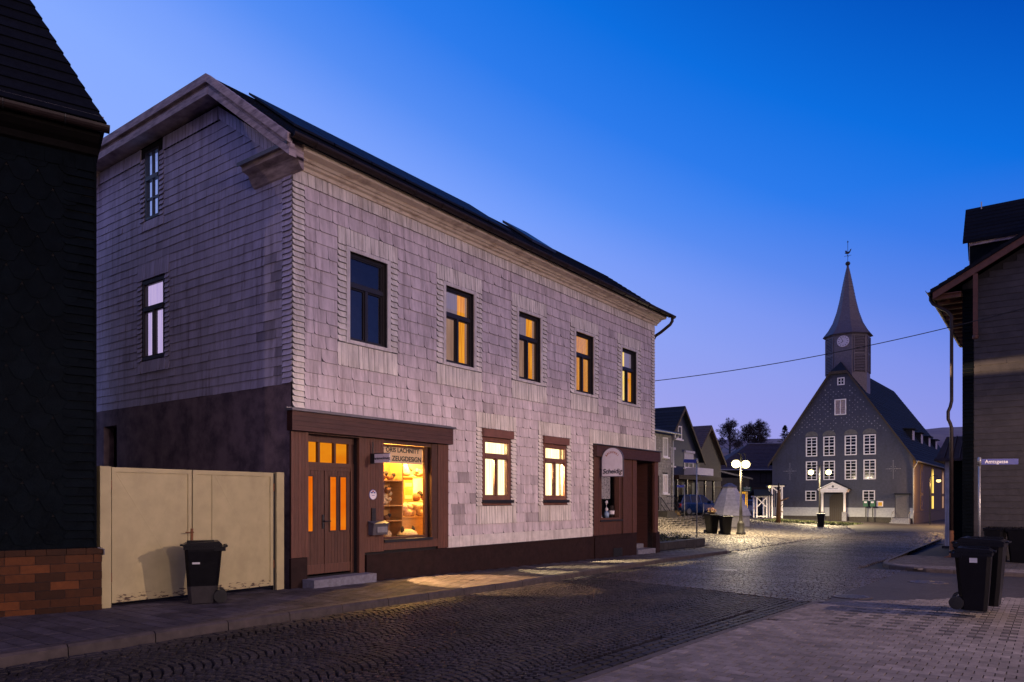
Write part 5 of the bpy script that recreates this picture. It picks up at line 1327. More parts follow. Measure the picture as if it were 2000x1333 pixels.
# ------------------------------------------------------------------ wheelie bins
def bin_(name, label, loc, rotz, h=.94, w=.48, d=.54, group='black wheelie bins', sticker=None, dirty=False, cat='bin'):
    """front looks along -y, wheels at +y"""
    t = thing(name, label, cat, loc, rotz, group)
    hb = h*.93
    lv = [(.0,.74,.70,.0),(.10,.76,.74,.0),(.30,.80,.82,.0),(.72,.93,.95,.0),(.90,1.0,1.0,.0),(1.0,1.02,1.02,.0)]
    mb = MB(); rings = []
    for f, kw, kd, _ in lv:
        ww, dd = w*kw/2, d*kd/2; c = .05; z = hb*f; yo = (1-kd)*.12*d
        rings.append([(-ww+c,-dd-yo,z),(ww-c,-dd-yo,z),(ww,-dd+c-yo,z),(ww,dd-c,z),(ww-c,dd,z),(-ww+c,dd,z),(-ww,dd-c,z),(-ww,-dd+c-yo,z)])
    n0 = len(mb.v)
    for r_ in rings: mb.v += r_
    for i in range(len(rings)-1):
        for k in range(8):
            a = n0+i*8+k; b = n0+i*8+(k+1) % 8; mb.f.append((a,b,b+8,a+8)); mb.t.append(1)
    mb.f.append(tuple(n0+k for k in range(8))[::-1]); mb.t.append(1)
    mb.box(-w*.52,w*.52,-d*.53,d*.52,hb-.055,hb-.01); mb.box(-w*.53,w*.53,d*.30,d*.60,hb-.085,hb-.02)
    b = mb.build('body', M['bin'], t)
    if dirty: mb = MB(); r0 = [(x*1.012,y*1.012,z) for x,y,z in rings[0]]; r1 = [(x*1.012,y*1.012,z) for x,y,z in rings[2]]; [mb.face([r0[k], r0[(k+1)%8], r1[(k+1)%8], r1[k]]) for k in range(8)]; mb.build('skirt', M['bin_dirty'], t)
    mb = MB()
    L_ = [(-.54,hb-.005),(-.54,hb+.02),(-.45,hb+.045),(.25,h-.005),(.42,h),(.50,hb+.03),(.50,hb-.005)]
    mb.prism([(-w*.54,y*d,z) for y,z in L_], (w*1.08,0,0)); mb.box(-w*.3,w*.3,-d*.62,-d*.53,hb-.0,hb+.022)
    for x in (-w*.25, 0, w*.25): mb.box(x-.012,x+.012,-d*.44,d*.30,hb+.035,h+.006)
    mb.build('lid', M['bin'], t)
    mb = MB(); mb.tube([(-w*.42,d*.5,hb-.04),(-w*.42,d*.64,hb-.01),(w*.42,d*.64,hb-.01),(w*.42,d*.5,hb-.04)], .016, 7); mb.build('handle', M['bin'], t)
    for s in (-1, 1):
        x = s*w*.40; mb = MB(); mb.lathe([(.07,-.028),(.098,-.024),(.10,0),(.098,.024),(.07,.028),(0,.028)], (x, d*.46, .10), 16, axis='x'); mb.lathe([(.05,-.034*s),(.05,-.028*s),(0,-.028*s)] if False else [(.045,.03*s),(.045,.034*s),(0,.034*s)], (x, d*.46, .10), 12, axis='x'); mb.build('wheel', M['rubber'], t)
    mb = MB(); mb.tube([(-w*.44,d*.46,.10),(w*.44,d*.46,.10)], .014, 6); mb.box(-w*.36,w*.36,d*.25,d*.46,.06,.2); mb.build('axle', M['bin'], t)
    if sticker:
        mb = MB(); sx, y0, y1, z0, z1 = sticker; kx = lambda z: sx*(w/2*float(np.interp(z/hb, [f for f, *_ in lv], [k for _, k, *_ in lv]))+.004)
        mb.face([(kx(z0),y0,z0),(kx(z0),y1,z0),(kx(z1),y1,z1),(kx(z1),y0,z1)]); mb.build('sticker', M['sticker'], t)
    return t
# bin before the gate: wheels towards the house corner, front towards the left house
X, Y = uw(-2.17, .62)[:2]
g0 = terr_xy(X, Y)+.10
bin_('wheelie_bin', 'black wheelie bin with a dusty foot standing before the cream gate', (X, Y, g0), R(-66), .97, .50, .54, sticker=(1,-.16,-.05,.62,.65), dirty=True)
bin_('wheelie_bin', 'smaller black bin with a white sticker at the front of the plaza pair', (6.98, 11.1, .0-.06), R(54), .94, .45, .46, sticker=(-1,-.06,.04,.72,.79))
bin_('wheelie_bin', 'taller black bin behind the stickered one on the plaza', (7.46, 11.65, -.06), R(50), 1.06, .56, .60)
for px, py, w_, lab in ((1944, 1103, .50, 'bin against the brown slate wall, left of the wider one'), (1993, 1105, .62, 'wider bin against the brown slate wall at the right edge')):
    X, Y, z = ground_at(px, py); bin_('wheelie_bin', lab, (X, Y, z+.09), ANR-R(180)+R(170), 1.07, w_, .6)
b1 = bin_('wheelie_bin', 'tall black bin heaped with red flowers on the square', (*ground_at(1390, 1043)[:2], ground_at(1390, 1043)[2]+.02), R(20), 1.10, .60, .66)
X, Y, z = ground_at(1390, 1043)
t = thing('flower_bowl', 'bowl of red flowers on the lid of the tall square bin', 'flowers', (X, Y, z+1.13), 0)
mb = MB(); mb.lathe([(.16,0),(.24,.12),(.22,.12),(0,.08)], n=14); mb.build('bowl', M['tub'], t)
mb = MB()
for k in range(50):
    q = random.uniform(0,6.28); r_ = random.uniform(0,.24); mb.blob((math.cos(q)*r_, math.sin(q)*r_, .14+random.uniform(0,.16)), (.03,.03,.022), 5, 3, .2)
mb.build('blossoms', M['flower_red'], t)
X, Y, z = ground_at(1603, 1030); bin_('wheelie_bin', 'black bin at the foot of the lamp before the church portal', (X, Y, z+.02), R(-20), .98, .52, .56)
X, Y, z = ground_at(1417, 1045); bin_('wheelie_bin', 'shorter black bin next to the square lamp post', (X, Y, z+.02), R(10), 1.04, .56, .6)

# ------------------------------------------------------------------ signs and poles
def street_sign(label, px, Y, ztop, zb, ang, w, text_=None, side=1, r=.03):
    X = (px-HX)/F_PX*Y
    t = thing('street_sign', label, 'street sign', (X, Y, zb), ang)
    mb = MB(); mb.tube([(0,0,-.1),(0,0,ztop-zb+.05)], r, 10); mb.lathe([(r*1.5,ztop-zb-.17),(r*1.5,ztop-zb+.03),(0,ztop-zb+.05)], n=10); mb.build('pole', M['steel'], t, True)
    mb = MB(); x0, x1 = (.03, .03+w) if side > 0 else (-.03-w, -.03); mb.box(x0, x1, -.015, .015, ztop-zb-.15, ztop-zb); mb.build('name_plate', M['blue_sign'], t)
    if text_: text('lettering', text_, .125, M['white_letter'], t, Matrix.Translation((x0+.09, -.018, ztop-zb-.075)) @ TX, align='LEFT', ext=.001, bold=.002)
    return t
street_sign('blue street sign reading Amtsgasse on a steel pole before the brown wall', 1913, 19.2, CAM_H+79*19.2/F_PX, -.28, R(-14), .86, 'Amtsgasse')
street_sign('taller blue street sign pole behind the planted bed', 1361, 32, CAM_H+78*32/F_PX, -.42, R(25), .68, side=-1)
street_sign('short blue street sign pole beside the parked blue car', 1337, 49, CAM_H+28*49/F_PX, .0, R(25), .6, side=-1)

# ------------------------------------------------------------------ planter bed at the far end of the long house
t = thing('planted_bed', 'low dark stone bed of shrubs beyond the bakery corner', 'planter', uw(15.9, -.4, -.42), ANG)
mb = MB()
x = 0
while x < 5.4:
    l = random.uniform(.35,.7)
    for j in range(2): mb.box(x, min(x+l-.015, 5.4), -.02-.01*j, .3, -.2+.3*j, .09+.29*j, random.uniform(.7,1.3))
    x += l
for k in range(5): mb.box(5.1, 5.42, .3+.45*k, .73+.45*k, -.2, .38, random.uniform(.7,1.2))
mb.build('bed_wall', M['dry_stone'], t)
mb = MB(); mb.box(0,5.15,.25,2.5,-.2,.33); mb.build('soil', M['joint'], t)
mb = MB()
for k in range(60):
    cx, cy, cr = random.uniform(.1,5.0), random.uniform(.35,2.2), random.uniform(.10,.26)
    for q in range(55):
        a, b = random.uniform(0,6.28), random.uniform(0,1); p = Vector((cx+cr*math.cos(a)*b**.5, cy+cr*math.sin(a)*b**.5, .36+cr*1.2*random.random()))
        s = random.uniform(.02,.045); u1 = Vector((random.uniform(-1,1),random.uniform(-1,1),random.uniform(-.5,1))).normalized()*s; u2 = u1.cross(Vector((random.uniform(-1,1),random.uniform(-1,1),random.uniform(-1,1)))).normalized()*s*.6
        mb.face([p-u1, p+u2, p+u1, p-u2])
mb.build('shrubs', M['leaf'], t)

# ------------------------------------------------------------------ lamps
def street_lamp(label, px, py, hgt, arms, watt, name='street_lamp', ang=0.0, grp='double lamps on the square'):
    X, Y, z = ground_at(px, py)
    t = thing(name, label, 'street lamp', (X, Y, z), ang, grp)
    mb = MB(); mb.lathe([(.26,-.05),(.26,.12),(.21,.16),(.20,.6),(.17,.68),(.14,.72),(.10,.8),(.085,1.2),(.085,1.3),(.075,1.5),(.055,1.6),(.05,hgt-.1),(.07,hgt-.06),(.04,hgt+.1),(0,hgt+.22)], n=14); mb.build('post', M['lamp_metal'], t, True)
    for s in (-1, 1):
        mb = MB(); pts_ = [(0,0,hgt-.12)] + [(s*arms*(.5-.5*math.cos(math.pi*k/8)), 0, hgt-.12+.28*math.sin(math.pi*k/8)) for k in range(1,8)] + [(s*arms,0,hgt-.16),(s*arms,0,hgt-.24)]
        mb.tube(pts_, .022, 7); a = mb.build('arm', M['lamp_metal'], t, True)
        mb = MB(); mb.lathe([(.02,.02),(.05,0),(.13,-.08),(.16,-.14),(.0,-.14)], (s*arms,0,hgt-.22), 14); mb.build('lamp_shade', M['lamp_metal'], a, True)
        mb = MB(); mb.blob((s*arms,0,hgt-.46), (.23,.23,.22), 14, 9); mb.build('globe', M['globe'], a, True)
        p = Matrix.Translation((X,Y,z)) @ Matrix.Rotation(ang, 4, 'Z') @ Vector((s*arms, 0, hgt-.78))
        spot('lamp_light', p, watt, (1, .76, .40), .12, 160, .5); point('lamp_glow', p, watt*.14, (1, .82, .58), .12)
    return t
street_lamp('lit double street lamp standing on the square beside the dark bins', 1447, 1045, 4.35, .42, 2700, ang=R(35))
street_lamp('lit double street lamp standing before the church portal', 1601, 1021, 4.75, .72, 4200, ang=R(-8))
X, Y = 37.0*64.3/65, 64.3
zt = terr_xy(X, Y)
t = thing('side_street_lamp', 'slim lamp with a warm round light beside the church side wall', 'street lamp', (X, Y, zt), R(-10))
mb = MB(); mb.tube([(0,0,-.1),(0,0,1.0)], .06, 8); mb.tube([(0,0,1.0),(0,0,4.2)], .042, 8); mb.build('post', M['lamp_metal'], t)
mb = MB(); mb.tube([(0,0,4.1),(.3,0,4.3),(.68,0,4.2),(.7,0,4.05)], .025, 6); mb.build('arm', M['lamp_metal'], t)
mb = MB(); mb.lathe([(.03,4.05),(.2,3.98),(.24,3.92),(0,3.92)], (.7,0,0), 12); mb.build('lamp_shade', M['lamp_metal'], t)
mb = MB(); mb.blob((.7,0,3.82), (.19,.19,.15), 12, 8); mb.build('globe', M['globe_warm'], t, True)
point('side_lamp_light', Matrix.Translation((X,Y,zt)) @ Matrix.Rotation(R(-10), 4, 'Z') @ Vector((.7,0,3.5)), 900, (1,.56,.16), .12)

# ------------------------------------------------------------------ kiosk, frames, log, green sign
X, Y, z = ground_at(1425, 1028)
t = thing('wooden_kiosk', 'grey boarded octagonal pyramid hut on the square', 'hut', (X, Y, z), R(12))
mb = MB(); n = 8; hh = 2.72
rr = lambda q: 1.52-1.08*q
for k in range(18):
    q0, q1 = k/18, (k+1)/18; z0, z1 = .75+(hh-.75)*q0, .75+(hh-.75)*q1
    for s in range(n):
        a0, a1 = 2*math.pi*s/n, 2*math.pi*(s+1)/n; P = [(rr(q0)*math.cos(a0)+0, rr(q0)*math.sin(a0), z0), (rr(q0)*math.cos(a1), rr(q0)*math.sin(a1), z0), (rr(q1)*.975*math.cos(a1), rr(q1)*.975*math.sin(a1), z1), (rr(q1)*.975*math.cos(a0), rr(q1)*.975*math.sin(a0), z1)]
        mb.face(P, random.uniform(.9,1.08)); mb.face([P[0],P[1],(P[1][0]*.96,P[1][1]*.96,z0),(P[0][0]*.96,P[0][1]*.96,z0)], .4)
mb.build('sloped_boards', M['kiosk'], t)
mb = MB(); 
for k in range(6): mb.lathe([(1.36,.125*k),(1.36,.125*k+.115),(1.34,.12*k+.12)], n=8, t=.75)
mb.build('base_boards', M['kiosk'], t)
mb = MB(); mb.lathe([(.54,hh-.06),(.51,hh+.02),(.2,hh+.22),(0,hh+.25)], n=8); mb.build('cap', M['zinc'], t)
def wframe(label, px0, px1, py, htop, dep, roof=None, bars=False):
    xa, ya, za = ground_at(px0, py); X1 = (px1-HX)/F_PX*ya; wd = X1-xa
    t = thing('white_timber_frame', label, 'timber frame', (xa, ya, za), 0, 'white timber frames on the square')
    b = .13
    for x in (0, wd-b):
        for y in (0, dep): mb = MB(); mb.box(x, x+b, y, y+b, -.1, htop); mb.build('post', M['white_paint'], t)
    mb = MB(); mb.box(-.15, wd+.15, -.02, b+.02, htop, htop+.14); mb.box(-.15, wd+.15, dep-.02, dep+b+.02, htop, htop+.14); mb.box(b, wd-b, .01, b-.01, .05, .16); mb.build('beam', M['white_paint'], t)
    mb = MB()
    if not bars: L_ = (((b, htop-.9),(wd-b, htop-.05)), ((b, htop-.05),(wd-b, htop-.9)))
    else: L_ = (((b, htop-.05),(b+.75, htop-.65)), ((wd-b, htop-.05),(wd-b-.45, htop-.55)))
    for i, ((x0,z0),(x1,z1)) in enumerate(L_): mb.box8([(x0,.02+.03*i,z0-.08),(x1,.02+.03*i,z1-.08),(x1,.07+.03*i,z1-.08),(x0,.07+.03*i,z0-.08),(x0,.02+.03*i,z0+.06),(x1,.02+.03*i,z1+.06),(x1,.07+.03*i,z1+.06),(x0,.07+.03*i,z0+.06)])
    mb.build('brace', M['white_paint'], t)
    if bars:
        mb = MB()
        for k in range(4): mb.tube([(b+.25+.2*k,.3,.1),(b+.25+.2*k,.3,htop)], .035, 6)
        mb.build('rod', M['steel'], t)
    if roof:
        mb = MB(); mb.box8([(-.35,-.5,htop+.14),(wd+.35,-.5,htop+.14),(wd+.2,dep/2,htop+.14+roof),(-.1,dep/2,htop+.14+roof),(-.35,-.5,htop+.2),(wd+.35,-.5,htop+.2),(wd+.2,dep/2,htop+.22+roof),(-.1,dep/2,htop+.22+roof)])
        mb.box8([(-.35,dep+.5,htop+.14),(wd+.35,dep+.5,htop+.14),(wd+.2,dep/2,htop+.14+roof),(-.1,dep/2,htop+.14+roof),(-.35,dep+.5,htop+.2),(wd+.35,dep+.5,htop+.2),(wd+.2,dep/2,htop+.22+roof),(-.1,dep/2,htop+.22+roof)]); mb.build('roof', M['church_roof'], t)
    else: mb = MB(); mb.box(-.3, wd+.3, -.15, dep+.3, htop+.14, htop+.2); mb.build('roof', M['church_roof'], t)
    return t, xa, ya, za
wframe('low white timber frame with crossed braces and a dark roof', 1477, 1499, 1011, 1.95, .9, .55)
t, xa, ya, za = wframe('tall white timber frame with steel rods beside the carved log', 1507, 1529, 1012, 3.0, .8, None, True)
X, Y, z = ground_at(1520, 1022)
t = thing('carved_log', 'upright carved log with a stub branch before the tall white frame', 'log', (X, Y, z), 0)
mb = MB(); mb.tube([(0,0,-.1),(.02,.01,.9),(.06,0,1.9),(.05,.03,2.6)], [.2,.17,.15,.11], 9); mb.tube([(.05,0,1.72),(.4,-.05,1.86),(.78,-.08,2.02)], [.07,.06,.05], 7); mb.tube([(.04,0,1.0),(.3,0,.92),(.36,-.02,.86)], [.05,.04,.03], 6); mb.build('trunk', M['log'], t, True)
mb = MB(); mb.tube([(.05,.03,2.5),(.05,.03,3.2)], [.11,.05], 7); mb.tube([(.12,-.1,1.3),(.36,-.14,1.55),(.33,-.1,1.2)], .03, 6); mb.build('dark_top', M['toy_dark'], t)
t = thing('small_lamp', 'small round lit lamp at the left end of the tall frame', 'lamp', (xa-.18, ya-.1, za+2.98), 0)
mb = MB(); mb.tube([(.2,0,.0),(.0,0,.05)], .02, 6); mb.build('arm', M['lamp_metal'], t); mb = MB(); mb.blob((-.05,0,.02), (.13,.13,.13), 12, 8); mb.build('globe', M['globe_small'], t, True)
Y = 60.0; X = (1459-HX)/F_PX*Y; z = terr_xy(X, Y)
t = thing('direction_sign', 'green two-row direction sign on a post behind the kiosk', 'sign', (X, Y, z), 0)
mb = MB(); mb.tube([(.0,.05,-.1),(.0,.05,CAM_H+26*Y/F_PX-z)], .03, 6); mb.build('post', M['steel'], t)
for k, zz in enumerate((CAM_H+24*Y/F_PX, CAM_H+19.5*Y/F_PX)):
    mb = MB(); mb.box(-.33,.33,-.02,.02,zz-z-.14,zz-z+.01); pl = mb.build('plate', M['green_sign'], t)
    mb = MB(); 
    for q in range(5): mb.box(-.24+.1*q,-.17+.1*q,-.026,-.02,zz-z-.09,zz-z-.045)
    mb.build('marks', M['white_letter'], pl)
Y = 66.0; X = (1446-HX)/F_PX*Y; z = terr_xy(X, Y)
t = thing('play_frame', 'yellow and blue painted frame behind the lamp post', 'play frame', (X, Y, z), 0)
mb = MB(); mb.box(-.75,.65,0,.12,2.45-.2,2.45); mb.box(-.7,-.5,0,.12,0,2.3); mb.box(.45,.65,0,.12,0,2.3); mb.box(-.1,.1,.01,.11,0,2.3); mb.build('beams', M['yellow'], t)
mb = MB(); mb.box(.12,.42,.03,.09,1.0,2.2); mb.build('blue_panel', M['blue_sign'], t)

# ------------------------------------------------------------------ parked cars
def car(label, loc, rotz, paint, L_=4.4, W_=1.78, H_=1.48, suv=False):
    """nose along +x"""
    t = thing('parked_car', label, 'car', loc, rotz, 'cars parked beyond the square')
    h = L_/2; gcl = .2; belt = H_*.62
    st = [(-h,.55,belt-.02,.80),(-h+.12,.35,belt+.02,.92),(-h+.6,gcl,belt+.02,1),(0,gcl,belt,1),(h-1.3,gcl,belt-.03,1),(h-.5,gcl,belt-.13,.96),(h-.08,.3,belt-.28,.86),(h,.42,belt-.36,.74)]
    mb = MB(); rings = []
    for x, zb, zt_, kw in st:
        w = W_/2*kw; rings.append([(x,-w*.92,zb),(x,-w,zb+.15),(x,-w,zt_-.12),(x,-w*.93,zt_),(x,w*.93,zt_),(x,w,zt_-.12),(x,w,zb+.15),(x,w*.92,zb)])
    n0 = len(mb.v)
    for r_ in rings: mb.v += r_
    for i in range(len(rings)-1):
        for k in range(8):
            a = n0+i*8+k; b = n0+i*8+(k+1) % 8; mb.f.append((a,b,b+8,a+8)); mb.t.append(1)
    mb.f.append(tuple(n0+k for k in range(8))); mb.t.append(1); mb.f.append(tuple(n0+(len(rings)-1)*8+k for k in range(8))); mb.t.append(1)
    xb0, xb1 = (-h+.08, h-1.25); xt0, xt1 = (-h+.42 if suv else -h+.55, h-2.0)
    wl, wt = W_/2*.93, W_/2*.72
    mb.box8([(xt0,-wt,H_-.05),(xt1,-wt,H_-.05),(xt1,wt,H_-.05),(xt0,wt,H_-.05),(xt0+.1,-wt*.92,H_),(xt1-.15,-wt*.92,H_),(xt1-.15,wt*.92,H_),(xt0+.1,wt*.92,H_)])
    for (bx, tx) in ((xb0, xt0), (xb1, xt1), (-.15, -.15), (-1.15,-1.1)):
        for s in (-1, 1): mb.box8([(bx-.05,s*wl-.02,belt-.05),(bx+.06,s*wl-.02,belt-.05),(bx+.06,s*wl+.02,belt-.05),(bx-.05,s*wl+.02,belt-.05),(tx-.05,s*wt-.02,H_-.04),(tx+.06,s*wt-.02,H_-.04),(tx+.06,s*wt+.02,H_-.04),(tx-.05,s*wt+.02,H_-.04)])
    mb.build('body', paint, t, True).data.shade_flat()
    mb = MB(); q = .015
    mb.face([(xb0,-wl,belt-.04),(xb1,-wl,belt-.04),(xt1,-wt,H_-.05),(xt0,-wt,H_-.05)]); mb.face([(xb0,wl,belt-.04),(xb1,wl,belt-.04),(xt1,wt,H_-.05),(xt0,wt,H_-.05)]); mb.face([(xb0,-wl,belt-.04),(xb0,wl,belt-.04),(xt0,wt,H_-.05),(xt0,-wt,H_-.05)]); mb.face([(xb1,-wl,belt-.04),(xb1,wl,belt-.04),(xt1,wt,H_-.05),(xt1,-wt,H_-.05)])
    mb.build('window', M['dark_pane'], t)
    for x in (-h+.8, h-.85):
        for s in (-1, 1):
            mb = MB(); mb.lathe([(.22,-.1*s),(.31,-.09*s),(.32,0),(.31,.09*s),(.2,.1*s)], (x, s*(W_/2-.1), .32), 18, axis='y'); wh = mb.build('wheel', M['rubber'], t)
            mb = MB(); mb.lathe([(.2,.101*s),(.19,.085*s),(.05,.105*s),(0,.105*s)], (x, s*(W_/2-.1), .32), 12, axis='y'); mb.build('rim', M['steel'], wh)
    for s in (-1, 1):
        mb = MB(); mb.box(-h-.0,-h+.16,s*W_*.40-.1,s*W_*.40+.1,belt-.32,belt-.06); mb.build('tail_light', M['red_light'], t)
        mb = MB(); mb.box(h-.16,h-.02,s*W_*.34-.15,s*W_*.34+.15,belt-.42,belt-.30); mb.build('headlight', M['sticker'], t)
        mb = MB(); mb.box(h-1.55,h-1.35,s*(W_/2+.02)-.06,s*(W_/2+.02)+.06,belt+.02,belt+.14); mb.build('mirror', paint, t)
    mb = MB(); mb.box(-h-.012,-h+.02,-.26,.26,belt-.42,belt-.31); mb.build('number_plate', M['sticker'], t)
    return t
X, Y, z = ground_at(1356, 1007)
car('dark blue parked car seen from the side before the navy house', (X, Y, z), ANG-R(22), M['car_blue'])
X, Y, z = ground_at(1478, 1008)
car('silver parked car seen from behind beside the white frames', (X-.1, Y+1.5, z), R(62), M['car_silver'], 4.5, 1.85, 1.66, True)
X, Y, z = ground_at(1310, 1009)
for k, (px, lab) in enumerate(((1309, 'wooden planting tub nearest the grey house steps'), (1323, 'wooden planting tub beside the blue car'))):
    X, Y, z = ground_at(px, 1009); t = thing('wooden_tub', lab, 'tub', (X, Y, z), 0, 'wooden tubs by the grey house')
    mb = MB(); mb.lathe([(.2,0),(.25,.2),(.26,.38),(.24,.38),(.2,.3),(0,.3)], n=14); mb.build('staves', M['tub'], t); mb = MB(); mb.lathe([(.225,.06),(.238,.1),(.225,.1)], n=14); mb.lathe([(.262,.3),(.265,.34),(.255,.34)], n=14); mb.build('hoop', M['metal_dark'], t)
X, Y, z = ground_at(1374, 1013)
t = thing('bollard', 'thin grey bollard before the blue car', 'bollard', (X, Y, z), 0); mb = MB(); mb.tube([(0,0,0),(0,0,1.0)], .04, 8); mb.lathe([(.045,1.0),(.03,1.04),(0,1.05)], n=8); mb.build('post', M['steel'], t, True)
mb = MB(); mb.lathe([(.08,-.02),(.08,.02),(0,.02)], n=8); mb.build('foot', M['metal_dark'], t)
# ------------------------------------------------------------------ houses behind the square
def street_root(name, label, cat, u, w, z=0.0, group=None): return thing(name, label, cat, uw(u, w, z), ANG, group)
def simple_win(parent, mp, r, m=None, pane=None, sill=True, cols=2, fw=.08, blind=0.0):
    w = wwin(parent, mp, r, cols, 1, m=m, pane=pane, fw=fw)
    if sill: mb = MB(); mb.mbox(mp, r[0]-.12, r[1]+.12, r[2]-.09, r[2], .0, .14); mb.build('sill', M['white_paint'], w)
    if blind:
        mb = MB(); mb.mbox(mp, r[0]-.05, r[1]+.05, r[3]-.02, r[3]+.14, .0, .16); mb.mbox(mp, r[0]+.03, r[1]-.03, r[3]-(r[3]-r[2])*blind, r[3]-.02, .0, .06); mb.build('roller_blind', M['blind'], w)
    return w
t = street_root('grey_house', 'pale grey scale-clad house with white windows next to the navy gable', 'house', 29.0, -9.5)
mb = MB(); holed(mb, fr, 0, 9.3, -.6, 6.0, [(7.9,8.65,4.45,5.78),(7.9,8.65,2.0,3.3),(6.0,6.75,4.45,5.78),(6.2,7.2,.9,3.1)], 0, .12); mb.box(0,9.3,.15,6,-.6,6.0); 
mb.build('wall', M['backing'], t)
mb = MB(); slate_field(mb, fr, .7, 5.95, .17, .2, lambda zm,z0,z1: sub_spans([(0,9.3)], [(c[0]-.02,c[1]+.02) for c in [(7.9,8.65,4.45,5.78),(7.9,8.65,2.0,3.3),(6.0,6.75,4.45,5.78),(6.2,7.2,.9,3.1)] if z1 > c[2] and z0 < c[3]]), lambda a,z: random.uniform(.75,1.15), rnd=.06)
mb.build('scale_cladding', M['house_grey'], t)
mb = MB(); mb.mbox(fr, -.02, 9.34, -.7, .72, 0, .08); mb.build('plinth', M['dry_stone'], t)
for r, p in (((7.9,8.65,4.45,5.78), M['dark_pane']), ((7.9,8.65,2.0,3.3), M['old_wood']), ((6.0,6.75,4.45,5.78), M['dark_pane'])): simple_win(t, fr, r, pane=p)
mb = MB(); mb.mbox(fr, 6.2, 7.2, .9, 3.1, -.1, -.03); mb.mbox(fr, 6.12, 6.2, .9, 3.18, -.05, .05); mb.mbox(fr, 7.2, 7.28, .9, 3.18, -.05, .05); mb.build('door', M['oak'], t)
mb = MB(); mb.box8([(-.3,-.5,6.0),(9.5,-.5,6.0),(9.5,6.2,7.6),(-.3,6.2,7.6),(-.3,-.5,6.18),(9.5,-.5,6.18),(9.5,6.2,7.78),(-.3,6.2,7.78)]); mb.build('roof', M['church_roof'], t)
mb = MB(); mb.tube([(-.3,-.55,6.05),(9.6,-.55,6.05)], .07, 8); mb.tube([(9.4,-.55,6.0),(9.35,-.1,5.6),(9.35,-.08,.2)], .05, 8); mb.build('gutter', M['steel'], t)
mb = MB()
for k in range(5): mb.mbox(fr, 7.2+.28*k, 7.5+.28*k, -.6, .72-.15*k, .1, 1.2)
mb.mbox(fr, 6.0, 7.2, -.6, .85, .1, 1.2); mb.build('front_steps', M['dry_stone'], t)
mb = MB()
for o in (1.15, .2): mb.tube([fr(6.1,1.8,o), fr(7.2,1.75,o), fr(8.6,.85,o), fr(8.75,.7,o)], .03, 6); mb.tube([fr(6.1,1.35,o), fr(7.2,1.3,o), fr(8.6,.4,o)], .025, 6); mb.tube([fr(7.2,1.75,o), fr(7.2,.7,o)], .025, 6); mb.tube([fr(8.6,.85,o), fr(8.6,-.1,o)], .025, 6)
mb.build('railing', M['metal_dark'], t)

t = street_root('navy_gable_house', 'navy slate gable house with a balcony over a dark shop front behind the blue car', 'house', 38.7, -10.5)
def gabled(t, W_, ze, za, dep, m, mroof, ov=.35, zb=-.6, barge=None):
    mb = MB(); mb.prism([(0,0,zb),(W_,0,zb),(W_,0,ze),(W_/2,0,za),(0,0,ze)], (0,dep,0)); mb.build('wall', m, t)
    s = (za-ze)/(W_/2); mb = MB()
    for sg in (1, -1):
        X = (lambda x: x) if sg == 1 else (lambda x: W_-x)
        n = 16; xs = np.linspace(-ov, W_/2, n+1)
        for k in range(n):
            a, b = xs[k], xs[k+1]; za_, zb_ = ze+s*a+.05, ze+s*b+.05
            mb.box8([(X(a),-ov,za_),(X(b),-ov,zb_),(X(b),dep+ov,zb_),(X(a),dep+ov,za_),(X(a),-ov,za_+.14),(X(b),-ov,zb_+.11),(X(b),dep+ov,zb_+.11),(X(a),dep+ov,za_+.14)], random.uniform(.8,1.2))
    rf = mb.build('roof', mroof, t)
    mb = MB()
    for sg in (1, -1):
        X = (lambda x: x) if sg == 1 else (lambda x: W_-x)
        a, b = -ov, W_/2; mb.box8([(X(a),-ov-.03,ze+s*a-.14),(X(b),-ov-.03,ze+s*b-.14),(X(b),-ov+.03,ze+s*b-.14),(X(a),-ov+.03,ze+s*a-.14),(X(a),-ov-.03,ze+s*a+.12),(X(b),-ov-.03,ze+s*b+.12),(X(b),-ov+.03,ze+s*b+.12),(X(a),-ov+.03,ze+s*a+.12)])
    mb.build('verge', barge or M['barge'], rf)
    return rf
gabled(t, 7.0, 4.75, 8.3, 9, M['house_navy'], M['church_roof'])
simple_win(t, fr, (2.4, 3.6, 6.0, 6.98)); simple_win(t, fr, (4.1, 5.75, 3.95, 5.1), blind=.68); simple_win(t, fr, (1.0, 2.2, 4.0, 5.2), blind=.8)
mb = MB(); mb.mbox(fr, 4.1, 7.4, 3.42, 3.95, .9, .98); mb.mbox(fr, 4.1, 4.16, 3.42, 3.95, .0, .9); mb.mbox(fr, 7.34, 7.4, 3.42, 3.95, .0, .9); mb.build('balcony', M['balcony'], t)
mb = MB(); mb.mbox(fr, .2, 8.4, 3.02, 3.30, .0, 1.3); mb.build('canopy', M['plinth'], t)
mb = MB(); 
for a in (.5, 2.2, 3.9, 5.6, 7.3): mb.mbox(fr, a, a+.14, -.5, 3.02, .9, 1.04)
mb.build('canopy_post', M['metal_dark'], t)
mb = MB()
for a in (.8, 2.5, 4.2): mb.mbox(fr, a, a+1.2, .8, 2.8, .0, .05)
sf_ = mb.build('shop_front', M['house_brown'], t)
mb = MB()
for a in (.85, 1.45, 2.55, 3.15, 4.25, 4.85): mb.mbox(fr, a, a+.5, .9, 2.7, .05, .06)
mb.build('pane', M['dark_pane'], sf_)
t = street_root('brown_gable_house', 'brown-grey gable house half hidden behind the navy one', 'house', 46.2, -11.2)
gabled(t, 6.0, 4.8, 7.5, 9, M['house_brown'], M['tile_brown']); simple_win(t, fr, (.4, 1.2, 3.4, 4.6), m=M['oak'], pane=M['blind'], sill=False)
mb = MB(); mb.mbox(fr, -.05, 6.05, 2.6, 2.7, 0, .12); mb.build('cornice', M['barge'], t)

